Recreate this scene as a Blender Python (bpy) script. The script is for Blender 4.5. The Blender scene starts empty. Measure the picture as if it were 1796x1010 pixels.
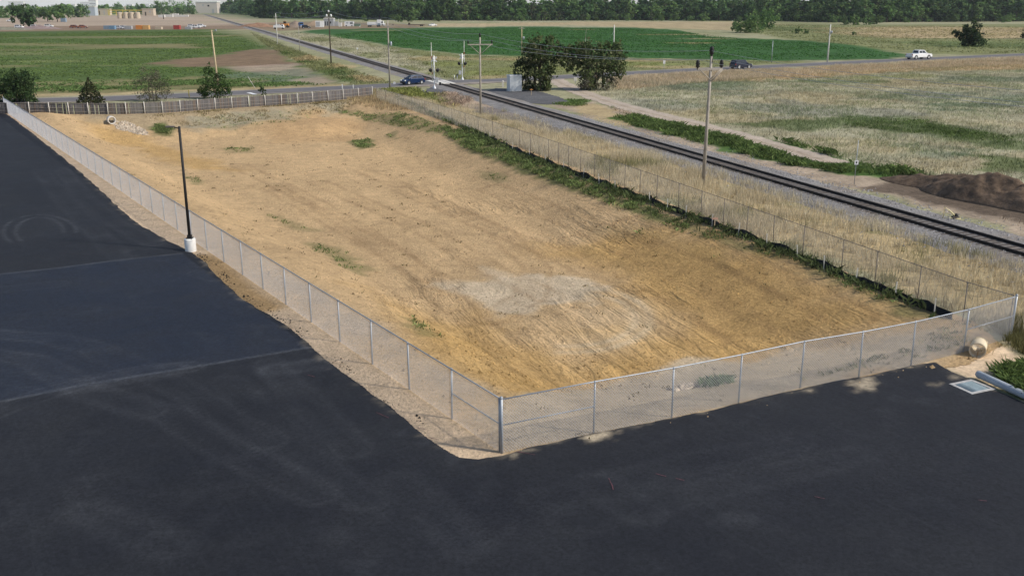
import bpy, math, random
import numpy as np
from mathutils import Vector, Matrix
S = bpy.context.scene
COL = S.collection
R = math.radians

# ---------------------------------------------------------------- camera, sky, sun, exposure
F, CH = 1700.0, 13.3                       # focal length in photo pixels, drone height in metres
PITCH = math.atan(495 / F)
cam = bpy.data.cameras.new('camera')
cam.sensor_width = 36; cam.lens = 36 * F / 1796; cam.clip_start = 0.5; cam.clip_end = 20000
co = bpy.data.objects.new('camera', cam); COL.objects.link(co)
co.location = (0, 0, CH); co.rotation_euler = (R(90) - PITCH, 0, 0)
S.camera = co
SUN_AZ, SUN_EL = R(-18), R(40)               # towards the sun: azimuth from +X (picture right) to +Y (away)
w = bpy.data.worlds.new('World'); S.world = w; w.use_nodes = True
nt = w.node_tree; bgn = nt.nodes['Background']
sky = nt.nodes.new('ShaderNodeTexSky'); sky.sky_type = 'NISHITA'; sky.sun_disc = False
sky.sun_elevation = SUN_EL; sky.sun_rotation = R(90) - SUN_AZ
sky.air_density = 1.0; sky.dust_density = 1.0; sky.ozone_density = 1.0
bg2 = nt.nodes.new('ShaderNodeBackground'); bg2.inputs[0].default_value = (.94, .97, 1, 1); bg2.inputs[1].default_value = .95
tc = nt.nodes.new('ShaderNodeTexCoord'); sx = nt.nodes.new('ShaderNodeSeparateXYZ'); nt.links.new(tc.outputs['Generated'], sx.inputs[0])
mpw = nt.nodes.new('ShaderNodeMapping'); mpw.inputs['Scale'].default_value = (1, 1, 5); nt.links.new(tc.outputs['Generated'], mpw.inputs[0])
cn = nt.nodes.new('ShaderNodeTexNoise'); cn.inputs['Scale'].default_value = 2.2; cn.inputs['Detail'].default_value = 7; nt.links.new(mpw.outputs[0], cn.inputs['Vector'])
hr = nt.nodes.new('ShaderNodeMapRange'); hr.interpolation_type = 'SMOOTHSTEP'; nt.links.new(sx.outputs[2], hr.inputs[0])
for i_, v_ in enumerate((.02, .30, 1.0, 0.0)): hr.inputs[i_ + 1].default_value = v_
cm = nt.nodes.new('ShaderNodeMapRange'); nt.links.new(cn.outputs[0], cm.inputs[0])
for i_, v_ in enumerate((.40, .65, .35, 1.0)): cm.inputs[i_ + 1].default_value = v_
fm = nt.nodes.new('ShaderNodeMath'); fm.operation = 'MULTIPLY'; nt.links.new(hr.outputs[0], fm.inputs[0]); nt.links.new(cm.outputs[0], fm.inputs[1])
mw = nt.nodes.new('ShaderNodeMixShader'); nt.links.new(fm.outputs[0], mw.inputs[0]); nt.links.new(bgn.outputs[0], mw.inputs[1]); nt.links.new(bg2.outputs[0], mw.inputs[2]); nt.links.new(mw.outputs[0], nt.nodes['World Output'].inputs[0])
nt.links.new(sky.outputs[0], bgn.inputs[0]); bgn.inputs[1].default_value = 0.11
sd = bpy.data.lights.new('sun', 'SUN'); sd.energy = 3.7; sd.angle = R(4); sd.color = (1, 0.93, 0.82)
so = bpy.data.objects.new('sun', sd); COL.objects.link(so)
to_sun = Vector((math.cos(SUN_AZ) * math.cos(SUN_EL), math.sin(SUN_AZ) * math.cos(SUN_EL), math.sin(SUN_EL)))
so.rotation_euler = to_sun.to_track_quat('Z', 'Y').to_euler(); so.location = (200, 0, 200)
S.view_settings.view_transform = 'Standard'; S.view_settings.look = 'None'
S.view_settings.gamma = 1; S.view_settings.use_curve_mapping = False
S.view_settings.exposure = 0.15

# ---------------------------------------------------------------- helpers
rng = np.random.default_rng(7); random.seed(7)
CP, SP = math.cos(PITCH), math.sin(PITCH)
def G(px, py, z=0.0):                      # a pixel of the photograph -> the point of the plane z it shows
    x = (px - 898) / F; y = -(py - 505) / F
    dy = CP + y * SP; dz = -SP + y * CP
    t = (z - CH) / dz
    return (x * t, dy * t, z)
def g2(px, py, z=0.0): return G(px, py, z)[:2]
def GP(l, z=0.0): return np.array([g2(a, b, z) for a, b in l])
def HT(bx, by, ty, z=0.0):                 # height of an upright whose foot and top rows are known
    Y = G(bx, by, z)[1]; v = -(ty - 505) / F
    return (v * Y * CP - Y * SP) / (CP + v * SP) + CH - z
def MPP(by): return G(898, by)[1] * 1.0 / F / CP   # metres per photo pixel on the ground at row by

def _hash(ix, iy, s):
    h = (ix.astype(np.int64) * 374761393 + iy.astype(np.int64) * 668265263 + s * 974634777) & 0x7fffffff
    h = (h ^ (h >> 13)) * 1274126177 & 0x7fffffff
    return ((h ^ (h >> 16)) & 0xffff) / 65535.0
def vnoise(x, y, s=0):
    ix = np.floor(x); iy = np.floor(y); fx = x - ix; fy = y - iy
    fx = fx * fx * (3 - 2 * fx); fy = fy * fy * (3 - 2 * fy)
    a = _hash(ix, iy, s); b = _hash(ix + 1, iy, s); c = _hash(ix, iy + 1, s); d = _hash(ix + 1, iy + 1, s)
    return (a * (1 - fx) + b * fx) * (1 - fy) + (c * (1 - fx) + d * fx) * fy
def fbm(x, y, scale, s=0, o=4):            # 0..1, feature size = scale metres
    t = 0; a = 0.5; n = 0
    for k in range(o):
        t = t + a * vnoise(x / scale * 2**k + 17 * k, y / scale * 2**k - 9 * k, s + k); n += a; a *= 0.55
    return t / n
def sstep(a, b, x):
    t = np.clip((x - a) / (b - a), 0, 1); return t * t * (3 - 2 * t)
def sdf(x, y, poly, near=False):           # signed distance to a polygon (negative inside)
    poly = np.asarray(poly, float); d2 = np.full(x.shape, 1e18); ins = np.zeros(x.shape, bool)
    nx = np.zeros(x.shape); ny = np.zeros(x.shape)
    for i in range(len(poly)):
        ax, ay = poly[i]; bx, by = poly[(i + 1) % len(poly)]
        ex, ey = bx - ax, by - ay; L = ex * ex + ey * ey + 1e-12
        t = np.clip(((x - ax) * ex + (y - ay) * ey) / L, 0, 1)
        qx = ax + ex * t; qy = ay + ey * t; dd = (x - qx)**2 + (y - qy)**2
        m = dd < d2; d2 = np.where(m, dd, d2)
        if near: nx = np.where(m, qx, nx); ny = np.where(m, qy, ny)
        if ay != by:
            c = ((ay > y) != (by > y)) & (x < (bx - ax) * (y - ay) / (by - ay) + ax); ins ^= c
    d = np.sqrt(d2); d = np.where(ins, -d, d)
    return (d, nx, ny) if near else d
def pdist(x, y, line):                     # distance to a polyline
    d2 = np.full(x.shape, 1e18)
    for (ax, ay), (bx, by) in zip(line[:-1], line[1:]):
        ex, ey = bx - ax, by - ay; L = ex * ex + ey * ey + 1e-12
        t = np.clip(((x - ax) * ex + (y - ay) * ey) / L, 0, 1)
        d2 = np.minimum(d2, (x - ax - ex * t)**2 + (y - ay - ey * t)**2)
    return np.sqrt(d2)
def resample(poly, seg, closed=True):
    out = []; n = len(poly)
    for i in range(n if closed else n - 1):
        a = np.array(poly[i], float); b = np.array(poly[(i + 1) % n], float)
        k = max(1, int(np.hypot(*(b - a)) / seg))
        for j in range(k): out.append(a + (b - a) * j / k)
    if not closed: out.append(np.array(poly[-1], float))
    return np.array(out)
def rough(poly, seg, amp, scale, s=0, closed=True):
    p = resample(poly, seg, closed); x, y = p[:, 0], p[:, 1]
    return np.stack([x + (fbm(x, y, scale, s) - .5) * 2 * amp, y + (fbm(x, y, scale, s + 50) - .5) * 2 * amp], 1)
def ribbon_poly(line, w):
    l = np.array(line, float); t = np.gradient(l, axis=0); t /= np.hypot(t[:, 0], t[:, 1])[:, None]
    n = np.stack([-t[:, 1], t[:, 0]], 1) * w / 2
    return np.concatenate([l + n, (l - n)[::-1]])

# -- object tree helpers
def tag(o, label=None, cat=None, group=None, kind=None):
    if label: o['label'] = label
    if cat: o['category'] = cat
    if group: o['group'] = group
    if kind: o['kind'] = kind
    return o
def thing(name, loc, label, cat, rz=0, group=None):
    o = bpy.data.objects.new(name, None); COL.objects.link(o); o.location = loc; o.rotation_euler = (0, 0, rz)
    o.empty_display_size = 0.3
    return tag(o, label, cat, group)
def copy_tree(o, parent=None):
    c = o.copy(); COL.objects.link(c); c.parent = parent
    for ch in list(o.children): copy_tree(ch, c)
    return c
def link(name, me, parent=None, loc=None):
    o = bpy.data.objects.new(name, me); COL.objects.link(o)
    if parent: o.parent = parent
    if loc is not None: o.location = loc
    return o
class MB:                                   # gathers simple solids into one mesh
    def __init__(s): s.v = []; s.f = []; s.sm = []
    def add(s, v, f, sm=False):
        n = len(s.v); s.v += [tuple(p) for p in v]; s.f += [tuple(i + n for i in q) for q in f]; s.sm += [sm] * len(f); return s
    def box(s, c, d, rz=0, m=None):
        x, y, z = d[0] / 2, d[1] / 2, d[2] / 2; cr, sr = math.cos(rz), math.sin(rz); v = []
        for i in (-1, 1):
            for j in (-1, 1):
                for k in (-1, 1):
                    a, b = i * x, j * y; v.append((c[0] + a * cr - b * sr, c[1] + a * sr + b * cr, c[2] + k * z))
        return s.add(v, [(0, 1, 3, 2), (4, 6, 7, 5), (0, 4, 5, 1), (2, 3, 7, 6), (0, 2, 6, 4), (1, 5, 7, 3)])
    def tube(s, pts, r, n=8, caps=True, sm=True):
        P = [Vector(p) for p in pts]; rs = r if isinstance(r, (list, tuple)) else [r] * len(P); v = []; f = []
        for i, p in enumerate(P):
            t = (P[min(i + 1, len(P) - 1)] - P[max(i - 1, 0)]).normalized()
            a = t.cross(Vector((0, 0, 1)) if abs(t.z) < .95 else Vector((1, 0, 0))).normalized(); b = t.cross(a)
            for k in range(n):
                an = 2 * math.pi * k / n; v.append(p + (a * math.cos(an) + b * math.sin(an)) * rs[i])
        for i in range(len(P) - 1):
            for k in range(n):
                f.append((i * n + k, i * n + (k + 1) % n, (i + 1) * n + (k + 1) % n, (i + 1) * n + k))
        s.add(v, f, sm)
        if caps:
            m = len(s.v) - len(v)
            s.f.append(tuple(m + k for k in range(n))[::-1]); s.f.append(tuple(m + (len(P) - 1) * n + k for k in range(n))); s.sm += [False, False]
        return s
    def lathe(s, c, prof, n=16, sm=True):
        v = []; f = []
        for r, z in prof:
            for k in range(n):
                an = 2 * math.pi * k / n; v.append((c[0] + r * math.cos(an), c[1] + r * math.sin(an), c[2] + z))
        for i in range(len(prof) - 1):
            for k in range(n): f.append((i * n + k, i * n + (k + 1) % n, (i + 1) * n + (k + 1) % n, (i + 1) * n + k))
        return s.add(v, f, sm)
    def prism(s, prof, y0, y1, ty=None):    # side outline (x, z) pushed from y0 to y1
        n = len(prof); v = [(x, y0, z) for x, z in prof] + [(x, y1, z) for x, z in prof]
        return s.add(v, [tuple(range(n)), tuple(range(2 * n - 1, n - 1, -1))] + [(i, i + n, (i + 1) % n + n, (i + 1) % n) for i in range(n)])
    def build(s, name, mat, parent=None, bevel=0):
        me = bpy.data.meshes.new(name); me.from_pydata(s.v, [], s.f); me.polygons.foreach_set('use_smooth', s.sm)
        me.materials.append(mat); me.update()
        import bmesh
        bm = bmesh.new(); bm.from_mesh(me); bmesh.ops.recalc_face_normals(bm, faces=bm.faces)
        if bevel:
            bmesh.ops.bevel(bm, geom=[e for e in bm.edges if len(e.link_faces) == 2 and e.calc_face_angle(0) > .5], offset=bevel, segments=1, affect='EDGES')
        bm.to_mesh(me); bm.free()
        return link(name, me, parent)
def raw(name, V, Fc, mat, col=None, parent=None, attrs=None, smooth=False):   # fast mesh from numpy arrays (all faces same size)
    V = np.asarray(V, np.float32); Fc = np.asarray(Fc, np.int32); k = Fc.shape[1]
    me = bpy.data.meshes.new(name)
    me.vertices.add(len(V)); me.vertices.foreach_set('co', V.ravel())
    me.loops.add(Fc.size); me.loops.foreach_set('vertex_index', Fc.ravel())
    me.polygons.add(len(Fc)); me.polygons.foreach_set('loop_start', np.arange(0, Fc.size, k, dtype=np.int32))
    me.polygons.foreach_set('loop_total', np.full(len(Fc), k, np.int32))
    if smooth: me.polygons.foreach_set('use_smooth', np.ones(len(Fc), bool))
    if col is not None:
        a = me.attributes.new('tint', 'FLOAT_COLOR', 'POINT')
        a.data.foreach_set('color', np.concatenate([np.clip(col, 0, 1), np.ones((len(V), 1))], 1).astype(np.float32).ravel())
    for n, d in (attrs or {}).items():
        a = me.attributes.new(n, 'FLOAT', 'POINT'); a.data.foreach_set('value', np.asarray(d, np.float32))
    me.materials.append(mat); me.update(); me.validate()
    return link(name, me, parent)
def sheet(name, poly, step, zf, mat, colf=None, attrf=None, smooth=True):     # a gridded surface cut to an outline
    p = np.asarray(poly); x0, y0 = p.min(0) - step; x1, y1 = p.max(0) + step
    xs = np.arange(x0, x1 + step, step); ys = np.arange(y0, y1 + step, step)
    X, Y = np.meshgrid(xs, ys); nx, ny = len(xs), len(ys)
    d, qx, qy = sdf(X, Y, poly, True)
    keep = sdf((X[:-1, :-1] + X[1:, 1:]) / 2, (Y[:-1, :-1] + Y[1:, 1:]) / 2, poly) < 0
    out = d > 0; X = np.where(out & (d < step * 1.5), qx, X); Y = np.where(out & (d < step * 1.5), qy, Y)
    idx = np.arange(nx * ny).reshape(ny, nx)
    f = np.stack([idx[:-1, :-1], idx[:-1, 1:], idx[1:, 1:], idx[1:, :-1]], -1)[keep]
    used = np.unique(f); re = np.full(nx * ny, -1); re[used] = np.arange(len(used)); f = re[f]
    x, y = X.ravel()[used], Y.ravel()[used]
    V = np.stack([x, y, zf(x, y)], 1)
    o = raw(name, V, f, mat, colf(x, y) if colf else None, None, attrf(x, y) if attrf else None, smooth)
    return tag(o, kind='structure')

# -- materials
def newmat(name):
    m = bpy.data.materials.new(name); m.use_nodes = True
    t = m.node_tree; return m, t, t.nodes, t.links, t.nodes['Principled BSDF']
def nd(t, kind, **kw):
    n = t.nodes.new('ShaderNode' + kind)
    for k, v in kw.items():
        if hasattr(n, k): setattr(n, k, v)
        else: n.inputs[k.replace('_', ' ')].default_value = v
    return n
def mapr(t, src, a, b, c, d):
    m = t.nodes.new('ShaderNodeMapRange'); t.links.new(src, m.inputs[0])
    for i, v in enumerate((a, b, c, d)): m.inputs[i + 1].default_value = v
    return m.outputs[0]
def vmul(t, colsock, fsock):
    m = t.nodes.new('ShaderNodeVectorMath'); m.operation = 'SCALE'; t.links.new(colsock, m.inputs[0]); t.links.new(fsock, m.inputs['Scale']); return m.outputs[0]
def mixc(t, f, a, b):
    m = t.nodes.new('ShaderNodeMix'); m.data_type = 'RGBA'
    for sock, v in ((m.inputs[0], f), (m.inputs[6], a), (m.inputs[7], b)):
        if hasattr(v, 'is_linked'): t.links.new(v, sock)
        elif isinstance(v, (int, float)): sock.default_value = v
        else: sock.default_value = (*v, 1)
    return m.outputs[2]
def noise(t, scale, detail=4, rough=.6, vec=None):
    n = t.nodes.new('ShaderNodeTexNoise'); n.inputs['Scale'].default_value = scale; n.inputs['Detail'].default_value = detail
    n.inputs['Roughness'].default_value = rough
    if vec is None:
        g = t.nodes.new('ShaderNodeNewGeometry'); vec = g.outputs['Position']
    t.links.new(vec, n.inputs['Vector']); return n.outputs[0]
def bump(t, h, strength, dist):
    b = t.nodes.new('ShaderNodeBump'); b.inputs['Strength'].default_value = strength; b.inputs['Distance'].default_value = dist
    t.links.new(h, b.inputs['Height']); return b.outputs[0]
def ground_mat(name, fine=3.0, amp=.5, bs=.6, bd=.06, rough_=.95):
    m, t, n, l, p = newmat(name)
    a = t.nodes.new('ShaderNodeAttribute'); a.attribute_name = 'tint'
    n1 = noise(t, fine, 6, .7); n2 = noise(t, fine * .12, 4, .6)
    f = t.nodes.new('ShaderNodeMath'); f.operation = 'MULTIPLY'
    l.new(mapr(t, n1, .25, .75, 1 - amp, 1 + amp), f.inputs[0]); l.new(mapr(t, n2, .3, .7, 1 - amp * .35, 1 + amp * .35), f.inputs[1])
    l.new(vmul(t, a.outputs['Color'], f.outputs[0]), p.inputs['Base Color'])
    p.inputs['Roughness'].default_value = rough_; p.inputs['Specular IOR Level'].default_value = .15
    l.new(bump(t, n1, bs, bd), p.inputs['Normal'])
    return m
def plain(name, col, rough_=.6, metal=0, var=.15, scale=3.0, spec=.4, bs=0):
    m, t, n, l, p = newmat(name)
    nn = noise(t, scale, 5, .65)
    rgb = t.nodes.new('ShaderNodeRGB'); rgb.outputs[0].default_value = (*col, 1)
    l.new(vmul(t, rgb.outputs[0], mapr(t, nn, .25, .75, 1 - var, 1 + var)), p.inputs['Base Color'])
    p.inputs['Roughness'].default_value = rough_; p.inputs['Metallic'].default_value = metal; p.inputs['Specular IOR Level'].default_value = spec
    if bs: l.new(bump(t, nn, bs, .02), p.inputs['Normal'])
    return m
def leaf_mat(name, trans=.25):
    m, t, n, l, p = newmat(name)
    a = t.nodes.new('ShaderNodeAttribute'); a.attribute_name = 'tint'
    l.new(a.outputs['Color'], p.inputs['Base Color']); p.inputs['Roughness'].default_value = .75; p.inputs['Specular IOR Level'].default_value = .12
    tr = t.nodes.new('ShaderNodeBsdfTranslucent'); l.new(a.outputs['Color'], tr.inputs[0])
    mx = t.nodes.new('ShaderNodeMixShader'); mx.inputs[0].default_value = trans
    l.new(p.outputs[0], mx.inputs[1]); l.new(tr.outputs[0], mx.inputs[2]); l.new(mx.outputs[0], n['Material Output'].inputs[0])
    return m
M_GROUND = ground_mat('meadow ground', 2.2, .45, .8, .12)
M_FIELD = ground_mat('crop ground', 1.2, .4, .8, .15)
M_GRAVEL = ground_mat('gravel', 9, .45, 1.0, .05)
M_ROAD = ground_mat('worn asphalt', 1.5, .18, .2, .01, .85)
M_LEAF = leaf_mat('leaves', .35)
_t = M_LEAF.node_tree; _oi = _t.nodes.new('ShaderNodeObjectInfo'); _at = [n_ for n_ in _t.nodes if n_.type == 'ATTRIBUTE'][0]
_sc = vmul(_t, _at.outputs['Color'], mapr(_t, _oi.outputs['Random'], 0, 1, .75, 1.45))
for l_ in list(_at.outputs['Color'].links):
    if l_.to_node.type != 'VECT_MATH': _t.links.new(_sc, l_.to_socket); M_GRASS = leaf_mat('grass blades', .3)
M_BARK = plain('bark', (.09, .07, .055), .95, var=.4, scale=4)
M_WOODPOLE = plain('weathered pole wood', (.33, .30, .26), .9, var=.3, scale=2)
M_TANPOLE = plain('pale pole wood', (.50, .40, .25), .9, var=.2, scale=2)
M_DARKPOLE = plain('dark pole wood', (.06, .045, .03), .9, var=.3, scale=2)
M_GALV = plain('galvanised steel', (.34, .37, .41), .45, .4, .12, 6)
M_MESH = plain('fence wire', (.56, .58, .62), .5, .2, .1, 6)
M_MESH2 = plain('new fence wire', (.66, .65, .66), .5, .2, .1, 6)
M_OLDWIRE = plain('dull fence wire', (.20, .18, .16), .7, .2, .2, 6)
M_BLACK = plain('black', (.012, .012, .013), .6, var=.2)
M_RUBBER = plain('tyre rubber', (.02, .02, .021), .85)
M_GLASS = plain('car glass', (.012, .016, .022), .08, 0, .05, 1, .6)
M_WHITE = plain('white paint', (.78, .78, .77), .4, var=.06)
M_CONC = plain('pale concrete', (.62, .60, .56), .85, var=.15, scale=5, bs=.2)
M_SILVER = plain('wheel alloy', (.6, .61, .63), .35, .5)
M_STEEL = plain('brown rail steel', (.026, .021, .019), .6, .3, .3, 5)
M_TIE = plain('creosoted tie', (.075, .062, .054), .9, var=.4, scale=6)
M_BLUEGREY = plain('blue grey paint', (.22, .29, .36), .6)
M_ORANGE = plain('orange paint', (.60, .24, .05), .55)
M_YELLOW = plain('yellow paint', (.62, .48, .10), .6)
M_RED = plain('red paint', (.38, .06, .05), .6)
M_BEIGE = plain('beige cladding', (.50, .42, .32), .8)
M_GREYM = plain('grey cladding', (.36, .37, .38), .7)
M_WOOD = plain('stake wood', (.55, .42, .28), .9)

# ---------------------------------------------------------------- layout lines (metres, on the ground)
FRONT = [g2(*p) for p in [(880, 795), (1041, 760), (1178, 733), (1295, 707), (1403, 681), (1506, 662), (1597.6, 642), (1689, 618), (1772, 592)]]
A0 = np.array(FRONT[0]); A1 = np.array(g2(9, 196)); FRONT_END = np.array(FRONT[-1])
pass
RFENCE = [g2(x, y, 1.83) for x, y in [(1776, 522), (1687, 494), (1607, 466), (1535, 440), (1476.7, 419.6), (1415, 396), (1364, 378), (1315, 362), (1272, 348), (1232, 334.6), (1195, 321), (1160, 308), (1129, 298), (1099, 289), (1071, 280), (1045, 271), (1021, 263), (998, 256), (977, 250), (958, 244.5), (937.6, 239), (919, 234), (901.6, 228), (872, 213), (845, 205), (820, 198), (795, 191), (770, 184), (745, 177), (720, 170.5), (697, 164), (675, 158), (660, 154)]]
RFENCE[0] = FRONT[-1]
_rp = np.array(RFENCE); _t = np.linspace(0, 1, len(_rp))
_cx = np.polyfit(_rp[:, 1], _rp[:, 0], 3); RFENCE = [RFENCE[0]] + [(float(np.polyval(_cx, y)), float(y)) for y in _rp[1:, 1]]
BACK = [g2(x, y) for x, y in [(-22, 200), (15, 200), (52.7, 200), (88, 200.5), (122, 201), (156.5, 201), (190, 201), (222, 200.6), (254.7, 199.6), (286, 198.5), (316.7, 196.5), (347.7, 194.2), (378, 192), (407.5, 190), (437, 188), (465.8, 186.3), (494, 184.3), (521.6, 182.3), (548.6, 180), (576, 177.6), (602.4, 175), (628.6, 172.5), (653.6, 169.5)]]
RAILPX = [(424, 43), (467, 56), (525, 74), (590, 92), (682, 117), (795, 152), (900, 181), (1129, 245), (1235, 275), (1348, 308), (1542, 359), (1796, 439)]
_r = np.array([g2(x, y, .35) for x, y in RAILPX]); _k = np.polyfit(_r[1:, 1], _r[1:, 0], 1)
def railx(y): return _k[0] * y + _k[1]
RU = np.array([-_k[0], -1.0]) / math.hypot(_k[0], 1)          # along the track towards the viewer
RN = np.array([-RU[1], RU[0]])                                # to the right of the track as seen (away from the lot)
R0 = np.array([railx(100), 100.0])
def raild(x, y): return (x - R0[0]) * RN[0] + (y - R0[1]) * RN[1]
ROADL = [g2(x, y) for x, y in [(-260, 186), (0, 178), (190, 174.5), (300, 169.5), (450, 162), (600, 154.8), (725, 149.5), (790, 146.5), (860, 143), (990, 135.5), (1100, 129.3), (1200, 124), (1340, 117.7), (1500, 110), (1600, 104.7), (1796, 96), (2100, 84)]]
_rl = np.array(ROADL)
ROADS = np.array([[np.interp(t, np.arange(len(_rl)), np.convolve(np.pad(_rl[:, c], 1, mode='edge'), [.2, .6, .2], 'valid')) for c in (0, 1)] for t in np.linspace(0, len(_rl) - 1, 120)])
CROSS = np.array([railx(168.0), 168.0])
CROSS = ROADS[np.argmin(np.abs(raild(ROADS[:, 0], ROADS[:, 1])))]
def road_z(x, y): return .06 + .30 * np.exp(-(((x - CROSS[0])**2 + (y - CROSS[1])**2) / 120.0)) * (1 - .95 * sstep(3.0, 4.4, pdist(x, y, ROADS)))
ASPH_EDGE = [(-8, 185), (60, 236), (130, 292), (180, 336), (228, 382), (262, 404), (300, 424), (338, 444), (362, 462), (395, 496), (430, 526), (480, 556), (545, 602), (580, 634), (610, 656), (660, 694), (720, 742), (770, 780), (806, 803), (835, 806), (880, 798), (905, 790), (1000, 768), (1070, 755), (1100, 748), (1180, 732), (1300, 706), (1420, 678), (1530, 656), (1610, 639), (1640, 636), (1672, 652), (1712, 668), (1740, 682), (1850, 728)]
LOT = GP([(-14, 190), (60, 246), (130, 303), (230, 394), (335, 456), (360, 470), (425, 535), (540, 612), (640, 688), (800, 815), (840, 815), (905, 803), (1100, 765), (1420, 698), (1640, 650)]).tolist() + [list(p) for p in [g2(1700, 640), g2(1760, 605)]] + [[p[0] + .5, p[1]] for p in RFENCE[1::3]] + [[p[0], p[1] + .3] for p in BACK[::-2]]
LOT = np.array(LOT)
ASPH = np.concatenate([rough(GP(ASPH_EDGE), .4, .15, 1.1, 3, False), np.array([(34, 26), (30, 12), (-30, 12), (-82, 95), (-84, 132)])])

# ---------------------------------------------------------------- land cover: what grows or lies where
P_ = {'straw': (.40, .31, .17), 'pale': (.37, .345, .235), 'grey': (.28, .275, .21), 'green': (.085, .125, .036), 'deep': (.034, .098, .021),
      'olive': (.19, .20, .085), 'brown': (.20, .135, .085), 'dark': (.12, .090, .066), 'tan': (.42, .31, .18), 'pink': (.38, .29, .225),
      'grav': (.27, .265, .265), 'weed': (.20, .22, .06), 'lush': (.06, .125, .025), 'dgrav': (.12, .12, .125), 'bluegreen': (.13, .17, .11),
      'field': (.075, .118, .030), 'fieldtan': (.24, .20, .10), 'soil': (.55, .385, .212), 'ochre': (.52, .33, .125), 'verge': (.66, .50, .34), 'white': (.62, .51, .365)}
_lf = (A1 - A0) / np.hypot(*(A1 - A0)); _ln = np.array([_lf[1], -_lf[0]])     # _ln points into the lot
LAYERS = []                                # (outline, colour, edge softness, raggedness, noise size, strength)
def lay(px, c, soft=1.0, rag=2.0, ns=4.0, k=1.0): LAYERS.append((GP(px), np.array(P_[c]), soft, rag, ns, k))
def blob(px, py, rx, ry, c, soft=1.0, rag=2.0, ns=4.0, k=1.0):
    lay([(px + rx * math.cos(a), max(14, py + ry * math.sin(a))) for a in np.linspace(0, 2 * math.pi, 14)[:-1]], c, soft, rag, ns, k)
# the far plain
lay([(-900, 56), (-900, 26), (200, 28), (380, 26), (470, 52), (300, 53), (0, 57)], 'pink', 8, 10, 30, .85)
lay([(-900, 60), (0, 47), (200, 46), (400, 46), (440, 52), (300, 54), (0, 58), (-900, 75)], 'brown', 4, 8, 15, .8)
lay([(400, 44), (470, 38), (640, 40), (760, 44), (740, 49), (520, 53), (470, 56)], 'brown', 5, 8, 20, .8)
lay([(380, 24), (470, 33), (700, 36), (1100, 36), (1500, 38), (1900, 37), (2300, 36), (2300, 12.5), (380, 12.5)], 'lush', 10, 10, 30)
lay([(740, 48), (760, 42), (1100, 38), (1300, 38), (1340, 42), (1290, 54), (1190, 51), (1000, 45)], 'tan', 4, 8, 20, .65)
lay([(1280, 50), (1350, 40), (1500, 44), (2400, 40), (2400, 98), (1800, 98), (1600, 95), (1420, 75)], 'olive', 4, 8, 20)
lay([(1440, 52), (1560, 46), (1800, 48), (2200, 50), (2200, 62), (1680, 70), (1560, 66)], 'tan', 3, 10, 20, .8)
lay([(1540, 74), (1640, 72), (2000, 78), (2000, 88), (1800, 86), (1640, 82)], 'green', 3, 8, 12, .8)
blob(1400, 50, 60, 5, 'green', 3, 8, 12, .7)
# the two crops
lay([(-900, 62), (0, 56), (200, 53.5), (380, 52), (425, 62), (475, 82), (505, 98), (560, 128), (610, 149), (470, 156), (300, 159.5), (190, 164), (0, 168), (-900, 190)], 'field', 1.5, 3, 8)
for (y, x0, x1, c, h, k) in [(67, 0, 420, 'fieldtan', 1.0, .6), (72, 60, 400, 'green', 1.6, .5), (79, -50, 120, 'fieldtan', 2.2, .6), (83, 120, 340, 'fieldtan', 3.2, .7), (88, -50, 200, 'fieldtan', 1.8, .4), (95, -60, 130, 'olive', 2, .6), (104, 60, 300, 'green', 4, .6), (117, 0, 330, 'fieldtan', 1.2, .5), (109, -60, 100, 'olive', 2, .5)]:
    lay([(x0, y - h), (x1, y - h - (x1 - x0) * .008), (x1 + 20, y), (x1, y + h - (x1 - x0) * .008), (x0, y + h)], c, 4, 14, 25, k)
lay([(280, 112), (330, 104), (385, 97), (430, 90), (470, 84), (505, 98), (520, 112), (470, 116), (380, 117), (300, 117)], 'brown', 2, 7, 10, .95)
lay([(380, 118), (520, 112), (560, 128), (605, 148), (500, 152), (520, 136), (420, 124)], 'pink', 2, 5, 8, .75)
lay([(455, 126), (530, 122), (555, 132), (520, 145), (460, 150), (380, 146), (370, 132)], 'bluegreen', 2, 5, 6, .6)
lay([(-900, 152), (0, 146), (200, 141), (330, 137), (470, 143), (600, 149), (470, 156), (300, 160), (0, 171), (-900, 196)], 'fieldtan', 3, 9, 6, .65)
lay([(-900, 184), (0, 166), (190, 163), (300, 158.5), (470, 154), (610, 148), (610, 151.5), (470, 157), (300, 162), (190, 167), (0, 172), (-900, 190)], 'straw', .8, 2, 4, .8)
lay([(515, 57), (560, 52.5), (640, 50.5), (760, 49), (900, 47.5), (1100, 48.5), (1190, 53), (1245, 65), (1420, 72), (1500, 80), (1590, 96), (1560, 104), (1350, 108), (1250, 105), (1080, 101), (900, 98), (800, 95), (700, 84), (640, 73), (580, 63)], 'deep', 1.2, 3, 8)
for (x0, x1, y, h, k) in [(1120, 1235, 61, .9, .7), (1195, 1290, 68.5, 1.0, .6), (1175, 1256, 76, 1.1, .9), (980, 1070, 52, .6, .6), (600, 730, 54, .6, .4)]:
    lay([(x0, y), ((x0 + x1) / 2, y - h), (x1, y), ((x0 + x1) / 2, y + h)], 'straw', 2.5, 3, 8, k)
lay([(1380, 90), (1590, 96), (1600, 101), (1400, 107), (1370, 100)], 'deep', 2, 5, 10, .7)
lay([(640, 75), (700, 85), (800, 96), (900, 99), (1080, 102), (1250, 106), (1400, 108), (1400, 113), (1250, 118), (1050, 129), (900, 138), (830, 142), (770, 138), (700, 112)], 'olive', 1.2, 5, 6)
for a in [(800, 112, 60, 4), (950, 120, 90, 4), (1120, 112, 80, 3.5), (860, 128, 50, 4)]: blob(*a, 'weed', 2, 7, 6, .55)
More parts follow.
